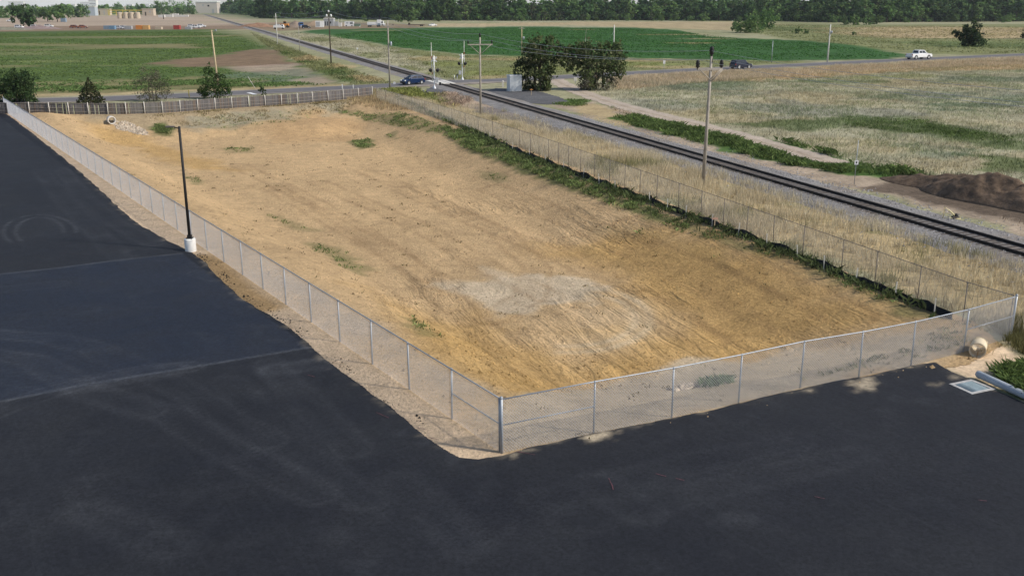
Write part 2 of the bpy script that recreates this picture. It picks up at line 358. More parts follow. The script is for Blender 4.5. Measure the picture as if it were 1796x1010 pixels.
for a in [(760, 103, 60, 4), (900, 104, 120, 2), (1100, 106, 100, 2), (880, 136, 60, 3), (1180, 118, 60, 2.5)]: blob(*a, 'straw', 2, 6, 5, .6)
# beside the track, up the picture
lay([(470, 60), (520, 56), (580, 64), (640, 75), (700, 92), (770, 122), (800, 146), (740, 134), (640, 104), (560, 82)], 'pale', 1.2, 5, 5, .9)
for a in [(560, 70, 30, 4), (650, 98, 26, 5), (715, 122, 30, 6), (760, 132, 26, 5), (600, 88, 20, 3)]: blob(*a, 'olive', 1.5, 5, 4, .8)
lay([(440, 58), (470, 66), (505, 82), (560, 103), (640, 130), (690, 150), (620, 150), (560, 128), (505, 98), (470, 80), (425, 62)], 'olive', 1, 4, 4, .95)
for a in [(500, 95, 14, 4), (530, 108, 20, 5), (585, 128, 24, 6), (620, 139, 24, 5)]: blob(*a, 'green', 1, 4, 3, .9)
for a in [(545, 103, 22, 5), (650, 140, 30, 6), (600, 118, 20, 4)]: blob(*a, 'straw', 1, 4, 3, .8)
# the meadow on the right
lay([(1020, 150), (1090, 133), (1200, 127), (1340, 121), (1500, 113.5), (1600, 108), (1800, 99), (2400, 72), (2400, 420), (1850, 350), (1560, 300), (1330, 262), (1200, 225), (1080, 190)], 'pale', 1.0, 3, 5)
for a in [(1250, 205, 120, 14), (1420, 175, 140, 12), (1600, 150, 120, 10), (1740, 220, 140, 14), (1500, 260, 120, 12), (1680, 290, 130, 14)]: blob(*a, 'straw', 3, 14, 10, .35)
for a in [(1480, 200, 130, 7), (1690, 165, 110, 8), (1380, 190, 80, 8), (1640, 235, 60, 5), (1180, 185, 60, 6)]: blob(*a, 'grey', 3, 12, 8, .8)
lay([(1065, 140), (1095, 134), (1200, 128), (1340, 122), (1500, 114.5), (1620, 108), (1800, 100), (2200, 84), (2200, 108), (1796, 122), (1560, 128), (1340, 143), (1200, 146), (1080, 158)], 'tan', .8, 4, 4, .9)
for a in [(1230, 152, 90, 8, 'bluegreen', .6), (1470, 143, 90, 5, 'green', .6), (1560, 136, 90, 4, 'weed', .5), (1650, 158, 60, 3, 'lush', .6), (1740, 140, 120, 6, 'bluegreen', .6), (1720, 190, 110, 8, 'bluegreen', .75), (1560, 170, 70, 5, 'bluegreen', .5), (1780, 170, 80, 6, 'bluegreen', .6), (1290, 165, 60, 5, 'grey', .6)]:
    blob(*a[:4], a[4], 2, 10, 6, a[5])
lay([(1300, 218), (1400, 210), (1500, 205), (1600, 207), (1700, 222), (1860, 250), (1860, 282), (1700, 252), (1600, 236), (1500, 226), (1400, 228)], 'green', 2.5, 8, 4, .75)
lay([(1500, 208), (1640, 212), (1740, 234), (1700, 242), (1580, 226)], 'green', 2, 5, 3, .5)
lay([(1690, 270), (1760, 274), (1860, 300), (1860, 330), (1760, 300)], 'green', 1, 4, 3, .8)
lay([(1560, 250), (1700, 262), (1690, 285), (1600, 282)], 'bluegreen', 1, 4, 3, .5)
# along the railway, near side
lay([(1030, 178), (1130, 204), (1330, 262), (1570, 318), (1800, 385), (1900, 440), (1560, 345), (1340, 295), (1120, 232), (1000, 196), (960, 182)], 'pink', .6, 2, 3, .8)
lay([(985, 178), (1060, 186), (1100, 205), (1180, 222), (1100, 220), (1010, 196)], 'straw', .6, 2.5, 3, .9)
lay([(1068, 206), (1110, 205), (1200, 224), (1330, 240), (1450, 268), (1510, 292), (1640, 306), (1580, 312), (1480, 306), (1380, 290), (1250, 258), (1110, 222)], 'lush', .5, 2, 2.5, .95)
blob(1000, 179, 34, 5, 'lush', .5, 2, 2, .9)
lay([(700, 160), (760, 165), (900, 190), (1130, 252), (1350, 322), (1560, 384), (1900, 500), (1900, 640), (1776, 592), (1687, 541), (1540, 492), (1350, 420), (1230, 372), (1070, 320), (900, 250), (780, 205), (660, 168)], 'straw', .5, 2, 3)
lay([(770, 162), (830, 168), (930, 192), (900, 203), (830, 192), (760, 178)], 'pink', .6, 2, 3, .95)
lay([(830, 185), (930, 196), (1010, 222), (980, 236), (900, 214), (840, 198)], 'dgrav', .8, 3, 3, .7)
lay([(665, 160), (700, 155), (770, 165), (800, 185), (760, 182), (700, 168)], 'weed', .6, 2.5, 2.5, .95)
for a in [(1170, 285, 60, 6), (1420, 358, 50, 7), (1590, 402, 45, 9), (1320, 322, 30, 5)]: blob(*a, 'olive', .8, 2.5, 2, .7)
# spoil, and the corner outside the front fence
lay([(1520, 330), (1600, 305), (1690, 308), (1800, 336), (1920, 380), (1920, 430), (1800, 392), (1700, 372), (1600, 350)], 'dark', .5, 1.6, 2, .95)
lay([(1640, 640), (1700, 612), (1790, 598), (1900, 610), (1900, 720), (1800, 720), (1712, 668)], 'verge', .3, 1.0, 1.2, .95)
lay([(1735, 655), (1800, 648), (1900, 660), (1900, 745), (1790, 698)], 'lush', .25, .5, .8, 1)
lay([(1745, 560), (1900, 540), (1900, 640), (1780, 620)], 'olive', .3, .8, 1, .9)
blob(870, 180, 20, 3, 'straw', .6, 2, 2, .6)
def cover(x, y):
    n = fbm(x, y, 25, 5)[:, None]
    c = np.array(P_['pale']) * (1 - n) + np.array(P_['olive']) * n
    for poly, cc, soft, rag, ns, k in LAYERS:
        lo = poly.min(0) - soft - rag; hi = poly.max(0) + soft + rag
        i = np.where((x > lo[0]) & (x < hi[0]) & (y > lo[1]) & (y < hi[1]))[0]
        if not len(i): continue
        d = sdf(x[i], y[i], poly) + (fbm(x[i], y[i], ns, len(poly) + int(poly[0, 0]) % 31, 4) - .5) * 2 * rag
        m = (1 - sstep(-soft, soft, d)) * k
        c[i] = c[i] * (1 - m[:, None]) + cc * m[:, None]
    v = (fbm(x, y, 1.6, 61, 3) - .5)[:, None]
    return np.clip(c * (1 + .5 * v + .3 * (fbm(x, y, 9, 71, 3) - .5)[:, None]), .005, .9)

def lotz(x, y):                            # the graded lot dips a little away from its edges
    d = np.maximum(-sdf(x, y, LOT), 0)
    dl_ = (x - A0[0]) * _ln[0] + (y - A0[1]) * _ln[1]
    z = .02 - 2.0 * sstep(.8, 9.5, dl_ + 1.2 * (fbm(x, y, 9, 23) - .5)) * sstep(.8, 9, d) + .10 * (fbm(x, y, 7, 11) - .5) * sstep(.8, 4, d)
    b = sdf(x, y, GP([(-20, 198), (130, 203), (300, 196), (470, 188), (640, 170), (660, 175), (560, 205), (400, 200), (300, 215), (150, 215)]))
    z = z + .9 * (1 - sstep(-1, 5, b)) * sstep(1, 5, d)
    return z
def GL(px, py):
    lo, hi = -2.6, 1.2                      # the ray meets the surface where its height equals the ground's there
    for _ in range(14):
        z_ = (lo + hi) / 2; p = G(px, py, z_)
        if float(lotz(np.array([p[0]]), np.array([p[1]]))[0]) < z_: hi = z_
        else: lo = z_
    return p
def leftd(x, y): return (x - A0[0]) * _ln[0] + (y - A0[1]) * _ln[1]
LOTL = []
def llay(px, c, soft=.5, rag=1.2, ns=2.0, k=1.0): LOTL.append((np.array([GL(a, b)[:2] for a, b in px]), np.array(P_[c]) if isinstance(c, str) else np.array(c), soft, rag, ns, k))
llay([(150, 212), (350, 235), (560, 195), (660, 175), (640, 165), (400, 185), (150, 195)], (.38, .30, .19), 1, 3, 4, .85)
llay([(330, 205), (470, 195), (600, 180), (570, 205), (430, 220), (340, 222)], 'grey', 1, 3, 3, .55)
llay([(470, 215), (560, 195), (640, 215), (620, 250), (480, 250)], (.50, .33, .17), 1.5, 2.5, 4, .8)
llay([(130, 210), (200, 225), (280, 250), (360, 280), (420, 300), (340, 300), (240, 262), (170, 236)], 'ochre', 1.2, 2, 3, .7)
llay([(960, 430), (1080, 390), (1250, 410), (1430, 470), (1640, 562), (1580, 590), (1200, 640), (1000, 700), (900, 690), (1060, 600), (1150, 560), (1080, 490)], 'ochre', 2.5, 3.5, 5, .85)
llay([(700, 610), (830, 540), (960, 610), (1060, 670), (900, 695), (860, 680)], 'ochre', 2, 3, 4, .75)
llay([(640, 500), (760, 545), (860, 610), (900, 660), (800, 640), (700, 570)], 'ochre', 1.5, 2.5, 3, .5)
llay([(780, 500), (830, 492), (900, 488), (1000, 490), (1050, 505), (1030, 525), (950, 545), (890, 552), (830, 534), (800, 520)], 'white', .7, 2.0, 2.2, .85)
llay([(845, 468), (890, 478), (900, 492), (870, 490)], 'white', .5, .8, 1.5, .6)
llay([(980, 540), (1100, 540), (1130, 570), (1090, 610), (1000, 600), (1020, 570)], 'white', 1.2, 1.5, 2, .18)
llay([(1160, 645), (1200, 628), (1245, 625), (1290, 635), (1300, 668), (1180, 690)], 'white', .3, .5, .8, .75)
llay([(880, 700), (1100, 655), (1400, 610), (1640, 580), (1680, 620), (1400, 690), (1100, 760), (880, 800)], (.50, .41, .29), .6, 1.2, 1.5, .8)
llay([(440, 470), (560, 500), (640, 560), (760, 640), (860, 690), (800, 690), (640, 590), (480, 500)], (.48, .37, .25), .8, 1.2, 2, .7)
WEEDS = [([(590, 188), (700, 200), (780, 222), (850, 255), (760, 235), (660, 212), (600, 200)], .65), ([(770, 222), (840, 238), (930, 282), (1050, 330), (1150, 372), (1180, 392), (1080, 362), (980, 325), (880, 290), (800, 255)], 1),
         ([(1100, 366), (1180, 380), (1300, 425), (1390, 455), (1330, 445), (1200, 405)], .7), ([(1380, 450), (1480, 488), (1560, 520), (1650, 556), (1600, 560), (1500, 510)], .8),
         ([(612, 248), (650, 244), (660, 258), (630, 264)], .9), ([(540, 425), (590, 430), (650, 472), (630, 482), (580, 455)], .6), ([(470, 375), (560, 405), (520, 402)], .5), ([(705, 556), (735, 562), (765, 590), (735, 588)], .6),
         ([(840, 300), (880, 305), (890, 318), (850, 315)], .55), ([(385, 260), (440, 258), (445, 268), (395, 268)], .4), ([(258, 222), (290, 216), (308, 226), (300, 240), (270, 238)], 1), ([(320, 305), (360, 320), (345, 325)], .6),
         ([(680, 238), (690, 232), (700, 242), (690, 246)], .8), ([(900, 290), (960, 300), (1010, 330), (950, 322)], .5), ([(1030, 400), (1120, 395), (1190, 420), (1090, 415)], .12), ([(1200, 430), (1290, 440), (1260, 465)], .10), ([(340, 200), (560, 190), (520, 215), (360, 225)], .10)]
WEEDS = [(np.array([GL(a, b)[:2] for a, b in px]), k) for px, k in WEEDS]
TRK = [np.array([GL(a, b)[:2] for a, b in px]) for px in ([(700, 330), (860, 400), (960, 440), (1060, 490), (1180, 560), (1240, 600)], [(560, 320), (740, 400), (860, 470), (960, 520)], [(480, 330), (640, 420), (780, 500)], [(1000, 420), (1120, 480), (1250, 550), (1330, 600)], [(1060, 400), (1200, 460), (1340, 530), (1440, 590)], [(860, 330), (1000, 385), (1120, 440)], [(640, 300), (760, 350), (880, 410), (940, 470), (930, 520), (860, 560)], [(420, 290), (560, 360), (700, 450), (800, 540), (900, 620)], [(1100, 390), (1300, 460), (1500, 560)])]
ARC = [np.array([GL(1000 + rx * math.cos(a), 560 + ry * math.sin(a))[:2] for a in np.linspace(-1.3, 1.7, 14)]) for rx, ry in ((140, 58), (116, 47))]
def lotcol(x, y):
    c = np.tile(np.array(P_['soil']), (len(x), 1))
    for poly, cc, soft, rag, ns, k in LOTL:
        lo = poly.min(0) - soft - rag; hi = poly.max(0) + soft + rag
        i = np.where((x > lo[0]) & (x < hi[0]) & (y > lo[1]) & (y < hi[1]))[0]
        d = sdf(x[i], y[i], poly) + (fbm(x[i], y[i], ns, len(poly) + int(abs(poly[0, 0]) * 7) % 29, 4) - .5) * 2 * rag
        m = ((1 - sstep(-soft, soft, d)) * k)[:, None]; c[i] = c[i] * (1 - m) + cc * m
    for t in TRK:
        dd = pdist(x, y, t) + (fbm(x, y, 2, 24) - .5) * .5; m = ((np.exp(-((dd - .85) / .22)**2) + .35 * np.exp(-(dd / .5)**2)) * .55 * fbm(x, y, 1.5, 8))[:, None]; c = c * (1 - m) + np.array((.25, .155, .075)) * m
    for t in ARC:
        m = (np.exp(-(pdist(x, y, t) / .30)**2) * (.25 + .6 * fbm(x, y, 2.0, 9)))[:, None]; c = c * (1 - m) + np.array((.58, .47, .32)) * m
    u = x * RU[0] + y * RU[1]; v = x * RN[0] + y * RN[1]
    st = (fbm(u / 5, v + 1.6 * fbm(x, y, 8, 3), .9, 21, 3) - .5)[:, None]
    rg = lotattr(x, y)['ridge']; fu = (fbm(u / 8, v + .5 * fbm(x, y, 5, 95), .5, 96, 2) - .5)
    c = c * (1 + .15 * st + (.6 * fu * (.2 + .8 * rg))[:, None] + .28 * (fbm(x, y, .7, 33, 3) - .5)[:, None] + .25 * (fbm(x, y, 6, 34, 3) - .5)[:, None])
    for poly, k in WEEDS:
        lo = poly.min(0) - 1; hi = poly.max(0) + 1
        i = np.where((x > lo[0]) & (x < hi[0]) & (y > lo[1]) & (y < hi[1]))[0]
        d = sdf(x[i], y[i], poly) + (fbm(x[i], y[i], 1.2, 77, 4) - .5) * 1.6
        m = ((1 - sstep(-.4, .5, d)) * k * .8)[:, None]; c[i] = c[i] * (1 - m) + np.array((.13, .15, .055)) * m
    m = (1 - sstep(-.25, .35, leftd(x, y) + (fbm(x, y, 1.5, 40) - .5) * .6))[:, None]
    c = c * (1 - m) + np.array(P_['verge']) * (1 + .35 * (fbm(x, y, .6, 41, 3) - .5)[:, None]) * m
    s = (1 - sstep(.2, 1.2, sdf(x, y, GP([(352, 452), (375, 462), (430, 515), (470, 540), (440, 545), (380, 495)]))))[:, None] * .8
    c = c * (1 - s) + np.array((.40, .25, .10)) * s
    return np.clip(c, .01, .9)
def lotattr(x, y):
    p = np.array([GL(a, b)[:2] for a, b in [(720, 330), (1000, 340), (1300, 420), (1640, 560), (1200, 640), (900, 690), (640, 520), (760, 430)]])
    r = 1 - sstep(-2, 2, sdf(x, y, p)); return {'ridge': r * sstep(.35, .6, fbm(x, y, 7, 90))}

# ---------------------------------------------------------------- ground sheets
ys = [8.0]
while ys[-1] < 9000: ys.append(ys[-1] + max(.35, ys[-1]**2 / 16000))
ys = np.array([-60, -20, 0, 4] + ys); xh = [0.0]
while xh[-1] < 6000: xh.append(xh[-1] + (.55 if xh[-1] < 70 else min(.55 * 1.035**((xh[-1] - 70) / .8), 60)) if xh[-1] < 400 else xh[-1] + 60)
xs = np.array([-a for a in xh[:0:-1]] + xh)
X, Y = np.meshgrid(xs, ys); x, y = X.ravel(), Y.ravel()
z = np.zeros(len(x))
dl = np.minimum(sdf(x, y, LOT), sdf(x, y, ASPH)); z = np.where(dl < -.8, -3.0, z)
idx = np.arange(len(x)).reshape(Y.shape)
f = np.stack([idx[:-1, :-1], idx[:-1, 1:], idx[1:, 1:], idx[1:, :-1]], -1).reshape(-1, 4)
GCOL = cover(x, y); GXS, GYS, GSH = xs, ys, Y.shape
tag(raw('ground', np.stack([x, y, z], 1), f, M_GROUND, GCOL, smooth=True), kind='structure')
GCOL = GCOL.reshape(GSH + (3,))
def gcol(x, y): return GCOL[np.clip(np.searchsorted(GYS, y), 0, GSH[0] - 1), np.clip(np.searchsorted(GXS, x), 0, GSH[1] - 1)]

m, t, n, l, p = newmat('graded soil'); M_SOIL = m
a = nd(t, 'Attribute', attribute_name='tint'); ar = nd(t, 'Attribute', attribute_name='ridge')
geo = t.nodes.new('ShaderNodeNewGeometry')
mp = t.nodes.new('ShaderNodeMapping'); mp.vector_type = 'TEXTURE'; mp.inputs['Rotation'].default_value = (0, 0, math.atan2(RU[1], RU[0])); mp.inputs['Scale'].default_value = (3.2, .62, 1.0); l.new(geo.outputs['Position'], mp.inputs['Vector'])
wv = t.nodes.new('ShaderNodeTexNoise'); wv.inputs['Scale'].default_value = 1.0; wv.inputs['Detail'].default_value = 3; wv.inputs['Roughness'].default_value = .6; wv.inputs['Distortion'].default_value = .9; l.new(mp.outputs[0], wv.inputs['Vector'])
n1 = noise(t, 5, 6, .75); n2 = noise(t, 1.2, 5, .65)
rm = nd(t, 'Math', operation='MULTIPLY'); l.new(wv.outputs[0], rm.inputs[0]); l.new(ar.outputs['Fac'], rm.inputs[1])
h1 = nd(t, 'Math', operation='MULTIPLY_ADD'); l.new(n1, h1.inputs[0]); h1.inputs[1].default_value = 1.6; rm2 = nd(t, 'Math', operation='MULTIPLY'); l.new(rm.outputs[0], rm2.inputs[0]); rm2.inputs[1].default_value = 3.6; l.new(rm2.outputs[0], h1.inputs[2])
h2 = nd(t, 'Math', operation='MULTIPLY_ADD'); l.new(n2, h2.inputs[0]); h2.inputs[1].default_value = 1.4; l.new(h1.outputs[0], h2.inputs[2])
l.new(bump(t, h2.outputs[0], .9, .12), p.inputs['Normal'])
ff = nd(t, 'Math', operation='MULTIPLY'); l.new(mapr(t, n1, .34, .66, .80, 1.2), ff.inputs[0]); l.new(mapr(t, n2, .3, .7, .90, 1.08), ff.inputs[1])
l.new(vmul(t, a.outputs['Color'], ff.outputs[0]), p.inputs['Base Color']); p.inputs['Roughness'].default_value = .95; p.inputs['Specular IOR Level'].default_value = .1
sheet('dirt_lot', LOT, .2, lotz, M_SOIL, lotcol, lotattr)

# new asphalt: darker second lift, dusty seams and wheel tracks
SEAMS = [GP([(-60, 489), (100, 472), (215, 457), (320, 446)]), GP([(-80, 722), (60, 695), (140, 678), (330, 647), (545, 611)])]
DUST = [(GP(q), w_, k) for q, w_, k in [([(-40, 740), (60, 698), (150, 672), (260, 652), (330, 646)], .16, .55), ([(-30, 585), (90, 596), (160, 612), (240, 645), (330, 690), (400, 740), (470, 775)], .25, .5), ([(-30, 620), (60, 634), (140, 680), (200, 700), (300, 730), (420, 800), (560, 870)], .25, .5), ([(-30, 660), (80, 672), (150, 690), (260, 725)], .2, .4),
    ([(470, 640), (520, 690), (570, 740), (620, 790)], .35, .35), ([(400, 670), (450, 720), (520, 790), (640, 880)], .35, .25), ([(110, 300), (150, 350), (200, 390), (270, 430)], .3, .4), ([(70, 300), (120, 360), (190, 430), (215, 455)], .3, .35), ([(140, 680), (240, 660), (300, 650)], .5, .5), ([(480, 650), (560, 640)], .5, .5),
    ([(1050, 850), (1110, 890), (1130, 900)], .4, .3), ([(700, 850), (760, 900), (820, 960)], .6, .25), ([(350, 480), (380, 490)], .12, .6), ([(320, 484), (375, 479)], .06, .7), ([(-20, 512), (100, 500)], .18, .4), ([(150, 900), (300, 960)], .6, .25), ([(1000, 920), (1250, 860), (1500, 800)], .5, .2), ([(950, 880), (1150, 830), (1400, 775)], .4, .2)]]
ARCS = [(np.array([g2(70 + 64 * sx * math.cos(a), 408 + 26 * sy * math.sin(a)) for a in np.linspace(math.pi * .78, math.pi * 2.02, 26)]), .06, .5) for sx, sy in ((1.0, 1.15), (.66, .98))]
SANDS = [(GP(q), k) for q, k in [([(1018, 770), (1050, 760), (1085, 758), (1078, 772), (1040, 777)], 1.0), ([(1492, 672), (1530, 662), (1534, 680), (1512, 694), (1500, 690)], .75), ([(1400, 690), (1424, 684), (1424, 690)], .6), ([(1624, 676), (1656, 672), (1650, 682)], .5), ([(1596, 646), (1620, 640), (1616, 648)], .8), ([(1660, 658), (1690, 664), (1664, 668)], .6), ([(868, 798), (900, 795), (935, 790), (900, 803)], .7)]]
def aspattr(x, y):
    n = fbm(x, y, .5, 12, 4); n2 = fbm(x, y, 3, 15, 3)
    d = .05 * n2 + .06 * (fbm(x, y, 8, 16) - .4) + .10 * sstep(.62, .8, fbm(x, y, .9, 26, 4)) * n2
    for q, w_, k in DUST:
        dd = pdist(x, y, q) + (n2 - .5) * .35; d = d + k * (np.exp(-((dd - .55) / (w_ * .45))**2) + .5 * np.exp(-((dd - .2) / (w_ * .4))**2)) * (.2 + .8 * n2) * (.3 + 1.2 * n) * .42
    for q, w_, k in ARCS: d = d + k * np.exp(-(pdist(x, y, q) / w_)**2) * (.3 + 1.2 * n) * .7
    for q in SEAMS: d = d + .45 * np.exp(-(pdist(x, y, q) / .09)**2) * (.3 + n)
    zone = sdf(x, y, GP([(-300, 515), (0, 482), (320, 446), (420, 524), (545, 611), (0, 706), (-300, 760)]))
    s = np.zeros(len(x))
    for q, k in SANDS: s = np.maximum(s, k * .85 * (1 - sstep(-.25, .12, sdf(x, y, q) + (n - .5) * .9)))
    edge = sstep(-.5, 0, sdf(x, y, ASPH)) * sstep(.5, .8, n) * .3
    return {'dust': np.clip(d, 0, 1), 'lift': 1 - sstep(-.05, .05, zone), 'sand': np.clip(s + edge, 0, 1)}
m, t, n, l, p = newmat('new asphalt'); M_ASPH = m
ad = nd(t, 'Attribute', attribute_name='dust'); al = nd(t, 'Attribute', attribute_name='lift'); asd = nd(t, 'Attribute', attribute_name='sand')
n1 = noise(t, 9, 6, .85); n2 = noise(t, .35, 7, .7); n3 = noise(t, 45, 3, .7)
geo2 = t.nodes.new('ShaderNodeNewGeometry'); mp2 = t.nodes.new('ShaderNodeMapping'); mp2.vector_type = 'TEXTURE'; mp2.inputs['Rotation'].default_value = (0, 0, math.atan2(_lf[1], _lf[0])); mp2.inputs['Scale'].default_value = (7, .30, 1); l.new(geo2.outputs['Position'], mp2.inputs['Vector'])
n4 = noise(t, 1.0, 4, .65, mp2.outputs[0]); n4.node.inputs['Distortion'].default_value = 1.2
base = mixc(t, al.outputs['Fac'], (.0118, .0128, .0172), (.0130, .0175, .0300))
c1 = mixc(t, mapr(t, n2, .42, .7, 0, .35), base, (.026, .029, .034))
c1 = mixc(t, mapr(t, n4, .55, .8, 0, .30), c1, (.030, .034, .040))
c1 = mixc(t, mapr(t, n4, .45, .25, 0, .3), c1, (.009, .010, .013))
c1 = mixc(t, ad.outputs['Fac'], c1, (.115, .122, .135))
c1 = mixc(t, asd.outputs['Fac'], c1, (.50, .42, .30))
l.new(vmul(t, c1, mapr(t, n1, .36, .64, .60, 1.45)), p.inputs['Base Color'])
l.new(mapr(t, n2, .3, .7, .68, .85), p.inputs['Roughness']); p.inputs['Specular IOR Level'].default_value = .22
l.new(bump(t, n3, .35, .012), p.inputs['Normal'])
sheet('parking_lot', ASPH, .18, lambda x, y: .055 + .012 * (fbm(x, y, 3, 2) - .5) - .05 * sstep(-.12, 0, sdf(x, y, ASPH)), M_ASPH, None, aspattr)

def const(c, v=.25, sc=2.0): return lambda x, y: np.array(c) * (1 + v * 2 * (fbm(x, y, sc, 55, 4) - .5)[:, None])
def roadcol(x, y):
    d = pdist(x, y, ROADS); e = (sstep(2.6, 4.3, d + (fbm(x, y, 2, 5) - .5)))[:, None]
    c = np.array((.155, .15, .155)) * (1 - e) + np.array((.30, .26, .22)) * e
    tr = (np.exp(-((d - 1.6) / .5)**2) * .15)[:, None]
    return c * (1 - tr) * (1 + .3 * (fbm(x, y, 2, 6) - .5)[:, None])
sheet('road', ribbon_poly(ROADS, 9.0), .8, road_z, M_ROAD, roadcol)
TRACKL = [g2(x, y) for x, y in [(972, 139), (985, 147), (1012, 160), (1060, 177), (1130, 197), (1210, 216), (1300, 240), (1380, 262), (1460, 287)]]
sheet('dirt_track', rough(ribbon_poly(TRACKL, 3.6), .6, .55, 2, 4), .35, lambda x, y: .03 + 0 * x, M_GRAVEL, lambda x, y: np.array((.44, .37, .30)) * (1 + .4 * (fbm(x, y, 1.2, 6) - .5)[:, None]) - .08 * np.exp(-(pdist(x, y, TRACKL) / .35)**2)[:, None])
PADS = [[(845, 163), (870, 155), (905, 157), (950, 162), (985, 172), (1000, 180), (960, 184), (905, 180), (860, 172)], [(738, 160), (762, 152), (795, 154), (812, 158), (800, 164), (770, 168), (745, 166)]]
for q in PADS: sheet('gravel_pad', rough(GP(q), .6, .4, 2, 9), .4, lambda x, y: .04 + 0 * x, M_GRAVEL, const((.115, .115, .12), .3, 1.5))

# railway: ballast bed, then the track itself
def along(s, off, z): p_ = R0 - RU * s + RN * off; return (p_[0], p_[1], z)
ss = np.concatenate([np.arange(-75, 70, .3), np.arange(70, 300, 1.0), np.arange(300, 1500, 8)])
offs = np.array([-3.7, -3.3, -2.9, -2.4, -2.0, -1.6, -1.3, -1, -.7, -.3, 0, .3, .7, 1, 1.3, 1.6, 2.0, 2.6, 3.2, 3.8]); prof = np.array([-.06, .02, .05, .09, .14, .19, .205, .195, .19, .19, .19, .19, .19, .195, .205, .19, .14, .09, .05, -.06])
SS, OO = np.meshgrid(ss, offs, indexing='ij'); PX = R0[0] - RU[0] * SS + RN[0] * OO; PY = R0[1] - RU[1] * SS + RN[1] * OO
wob = (fbm(PX.ravel(), PY.ravel(), 2.2, 13) - .5).reshape(PX.shape) * .9 * (np.abs(OO) > 2)
PX = PX + RN[0] * wob; PY = PY + RN[1] * wob
ZZ = np.tile(prof, (len(ss), 1)) + (fbm(PX.ravel(), PY.ravel(), .6, 14) - .5).reshape(PX.shape) * .05
idx = np.arange(PX.size).reshape(PX.shape); f = np.stack([idx[:-1, :-1], idx[:-1, 1:], idx[1:, 1:], idx[1:, :-1]], -1).reshape(-1, 4)
bx, by = PX.ravel(), PY.ravel(); oo = OO.ravel()
mid = np.exp(-(oo / 1.3)**2)[:, None]
bc = np.array((.235, .225, .22)) * (1 - mid * .45) + np.array((.14, .125, .115)) * mid * .45
rs_ = (sstep(.5, .7, fbm(bx, by, 4, 28)) * .5)[:, None]; bc = bc * (1 - rs_) + np.array((.21, .17, .13)) * rs_
bc = bc * (1 + .6 * (fbm(bx, by, .8, 18) - .5)[:, None] + .3 * (fbm(bx, by, 6, 19) - .5)[:, None])
tag(raw('ballast_bed', np.stack([bx, by, ZZ.ravel()], 1), f, M_GRAVEL, bc, smooth=True), kind='structure')
trk = thing('railway_track', (R0[0], R0[1], 0), 'single railway track on pale ballast running up from the right edge past the level crossing', 'railway track')
for sg in (-1, 1):
    mb = MB(); o_ = sg * .7525
    for a_, b_ in ((-75, 1500),):
        q = [along(a_, o_, 0), along(b_, o_, 0)]
        for (w_, z0, z1) in ((.15, .19, .225), (.03, .225, .33), (.075, .33, .365)):
            v = []
            for s_ in (a_, b_):
                for dw in (-w_ / 2, w_ / 2):
                    for z_ in (z0, z1): pp = along(s_, o_ + dw, z_); v.append((pp[0] - R0[0], pp[1] - R0[1], pp[2]))
            mb.add(v, [(0, 1, 3, 2), (4, 6, 7, 5), (0, 4, 5, 1), (2, 3, 7, 6), (0, 2, 6, 4), (1, 5, 7, 3)])
    mb.build('rail', M_STEEL, trk)
ang = math.atan2(RN[1], RN[0])
tie = None
for i in range(300):
    s_ = -72 + i * .54
    if abs(np.hypot(*(np.array(along(s_, 0, 0))[:2] - CROSS))) < 5: continue
    if tie is None:
        tie = MB().box((0, 0, 0), (2.6, .23, .18)).build('sleeper', M_TIE, trk, .012); o_ = tie
    else:
        o_ = tie.copy(); COL.objects.link(o_); o_.parent = trk
    pp = along(s_, random.uniform(-.04, .04), .125 + random.uniform(-.008, .008)); o_.location = (pp[0] - R0[0], pp[1] - R0[1], pp[2]); o_.rotation_euler = (0, 0, ang + random.uniform(-.02, .02))
mb = MB()
for i in range(500):
    s_ = 90 + i * .54
    pp = along(s_, 0, .125); mb.box((pp[0] - R0[0], pp[1] - R0[1], pp[2]), (2.6, .23, .18), ang)
tag(mb.build('sleepers', M_TIE, trk), kind='stuff')
for k in range(4):                          # the road crosses on concrete panels
    for o_, w_ in ((-1.25, .85), (0, 1.3), (1.25, .85)):
        sc = float(np.dot(CROSS - R0, -RU)) + (k - 1.5) * 2.05; pp = along(sc, o_, .30)
        cpn = MB().box((0, 0, 0), (w_, 2.0, .12)).build('crossing_panel', M_CONC, trk); cpn.location = (pp[0] - R0[0], pp[1] - R0[1], .315); cpn.rotation_euler = (0, 0, ang)

# ---------------------------------------------------------------- spoil heap
def heap(name, cx, cy, rx, ry, h, rz, seed, label, cat, col, step=.25, peaks=None, mat=None):
    n_ = int(2 * max(rx, ry) / step); g = np.linspace(-1.15, 1.15, n_); U, V_ = np.meshgrid(g, g); u, v = U.ravel(), V_.ravel()
    x, y = u * rx, v * ry
    H = np.zeros(len(x))
    for pu, pv, pr, ph in (peaks or [(0, 0, 1, 1)]):
        d = np.hypot(u - pu, v - pv) / pr; H = np.maximum(H, ph * np.clip(1 - d, 0, 1)**.95)
    H = H * h * (1 + .5 * (fbm(x + seed, y, 2.0, seed) - .5)) + (fbm(x, y + seed, .8, seed + 3) - .5) * .6 * np.minimum(1, H * 4)
    H = np.where(H < .01, -.15, H)
    idx = np.arange(len(x)).reshape(n_, n_); f = np.stack([idx[:-1, :-1], idx[:-1, 1:], idx[1:, 1:], idx[1:, :-1]], -1).reshape(-1, 4)
    c = np.array(col) * (1 + .6 * (fbm(x, y, 1.2, seed + 5) - .5)[:, None])
    o = raw(name, np.stack([x, y, H], 1), f, mat or M_GROUND, c); o.location = (cx, cy, 0); o.rotation_euler = (0, 0, rz)
    return tag(o, label, cat)
c0 = g2(1745, 358)
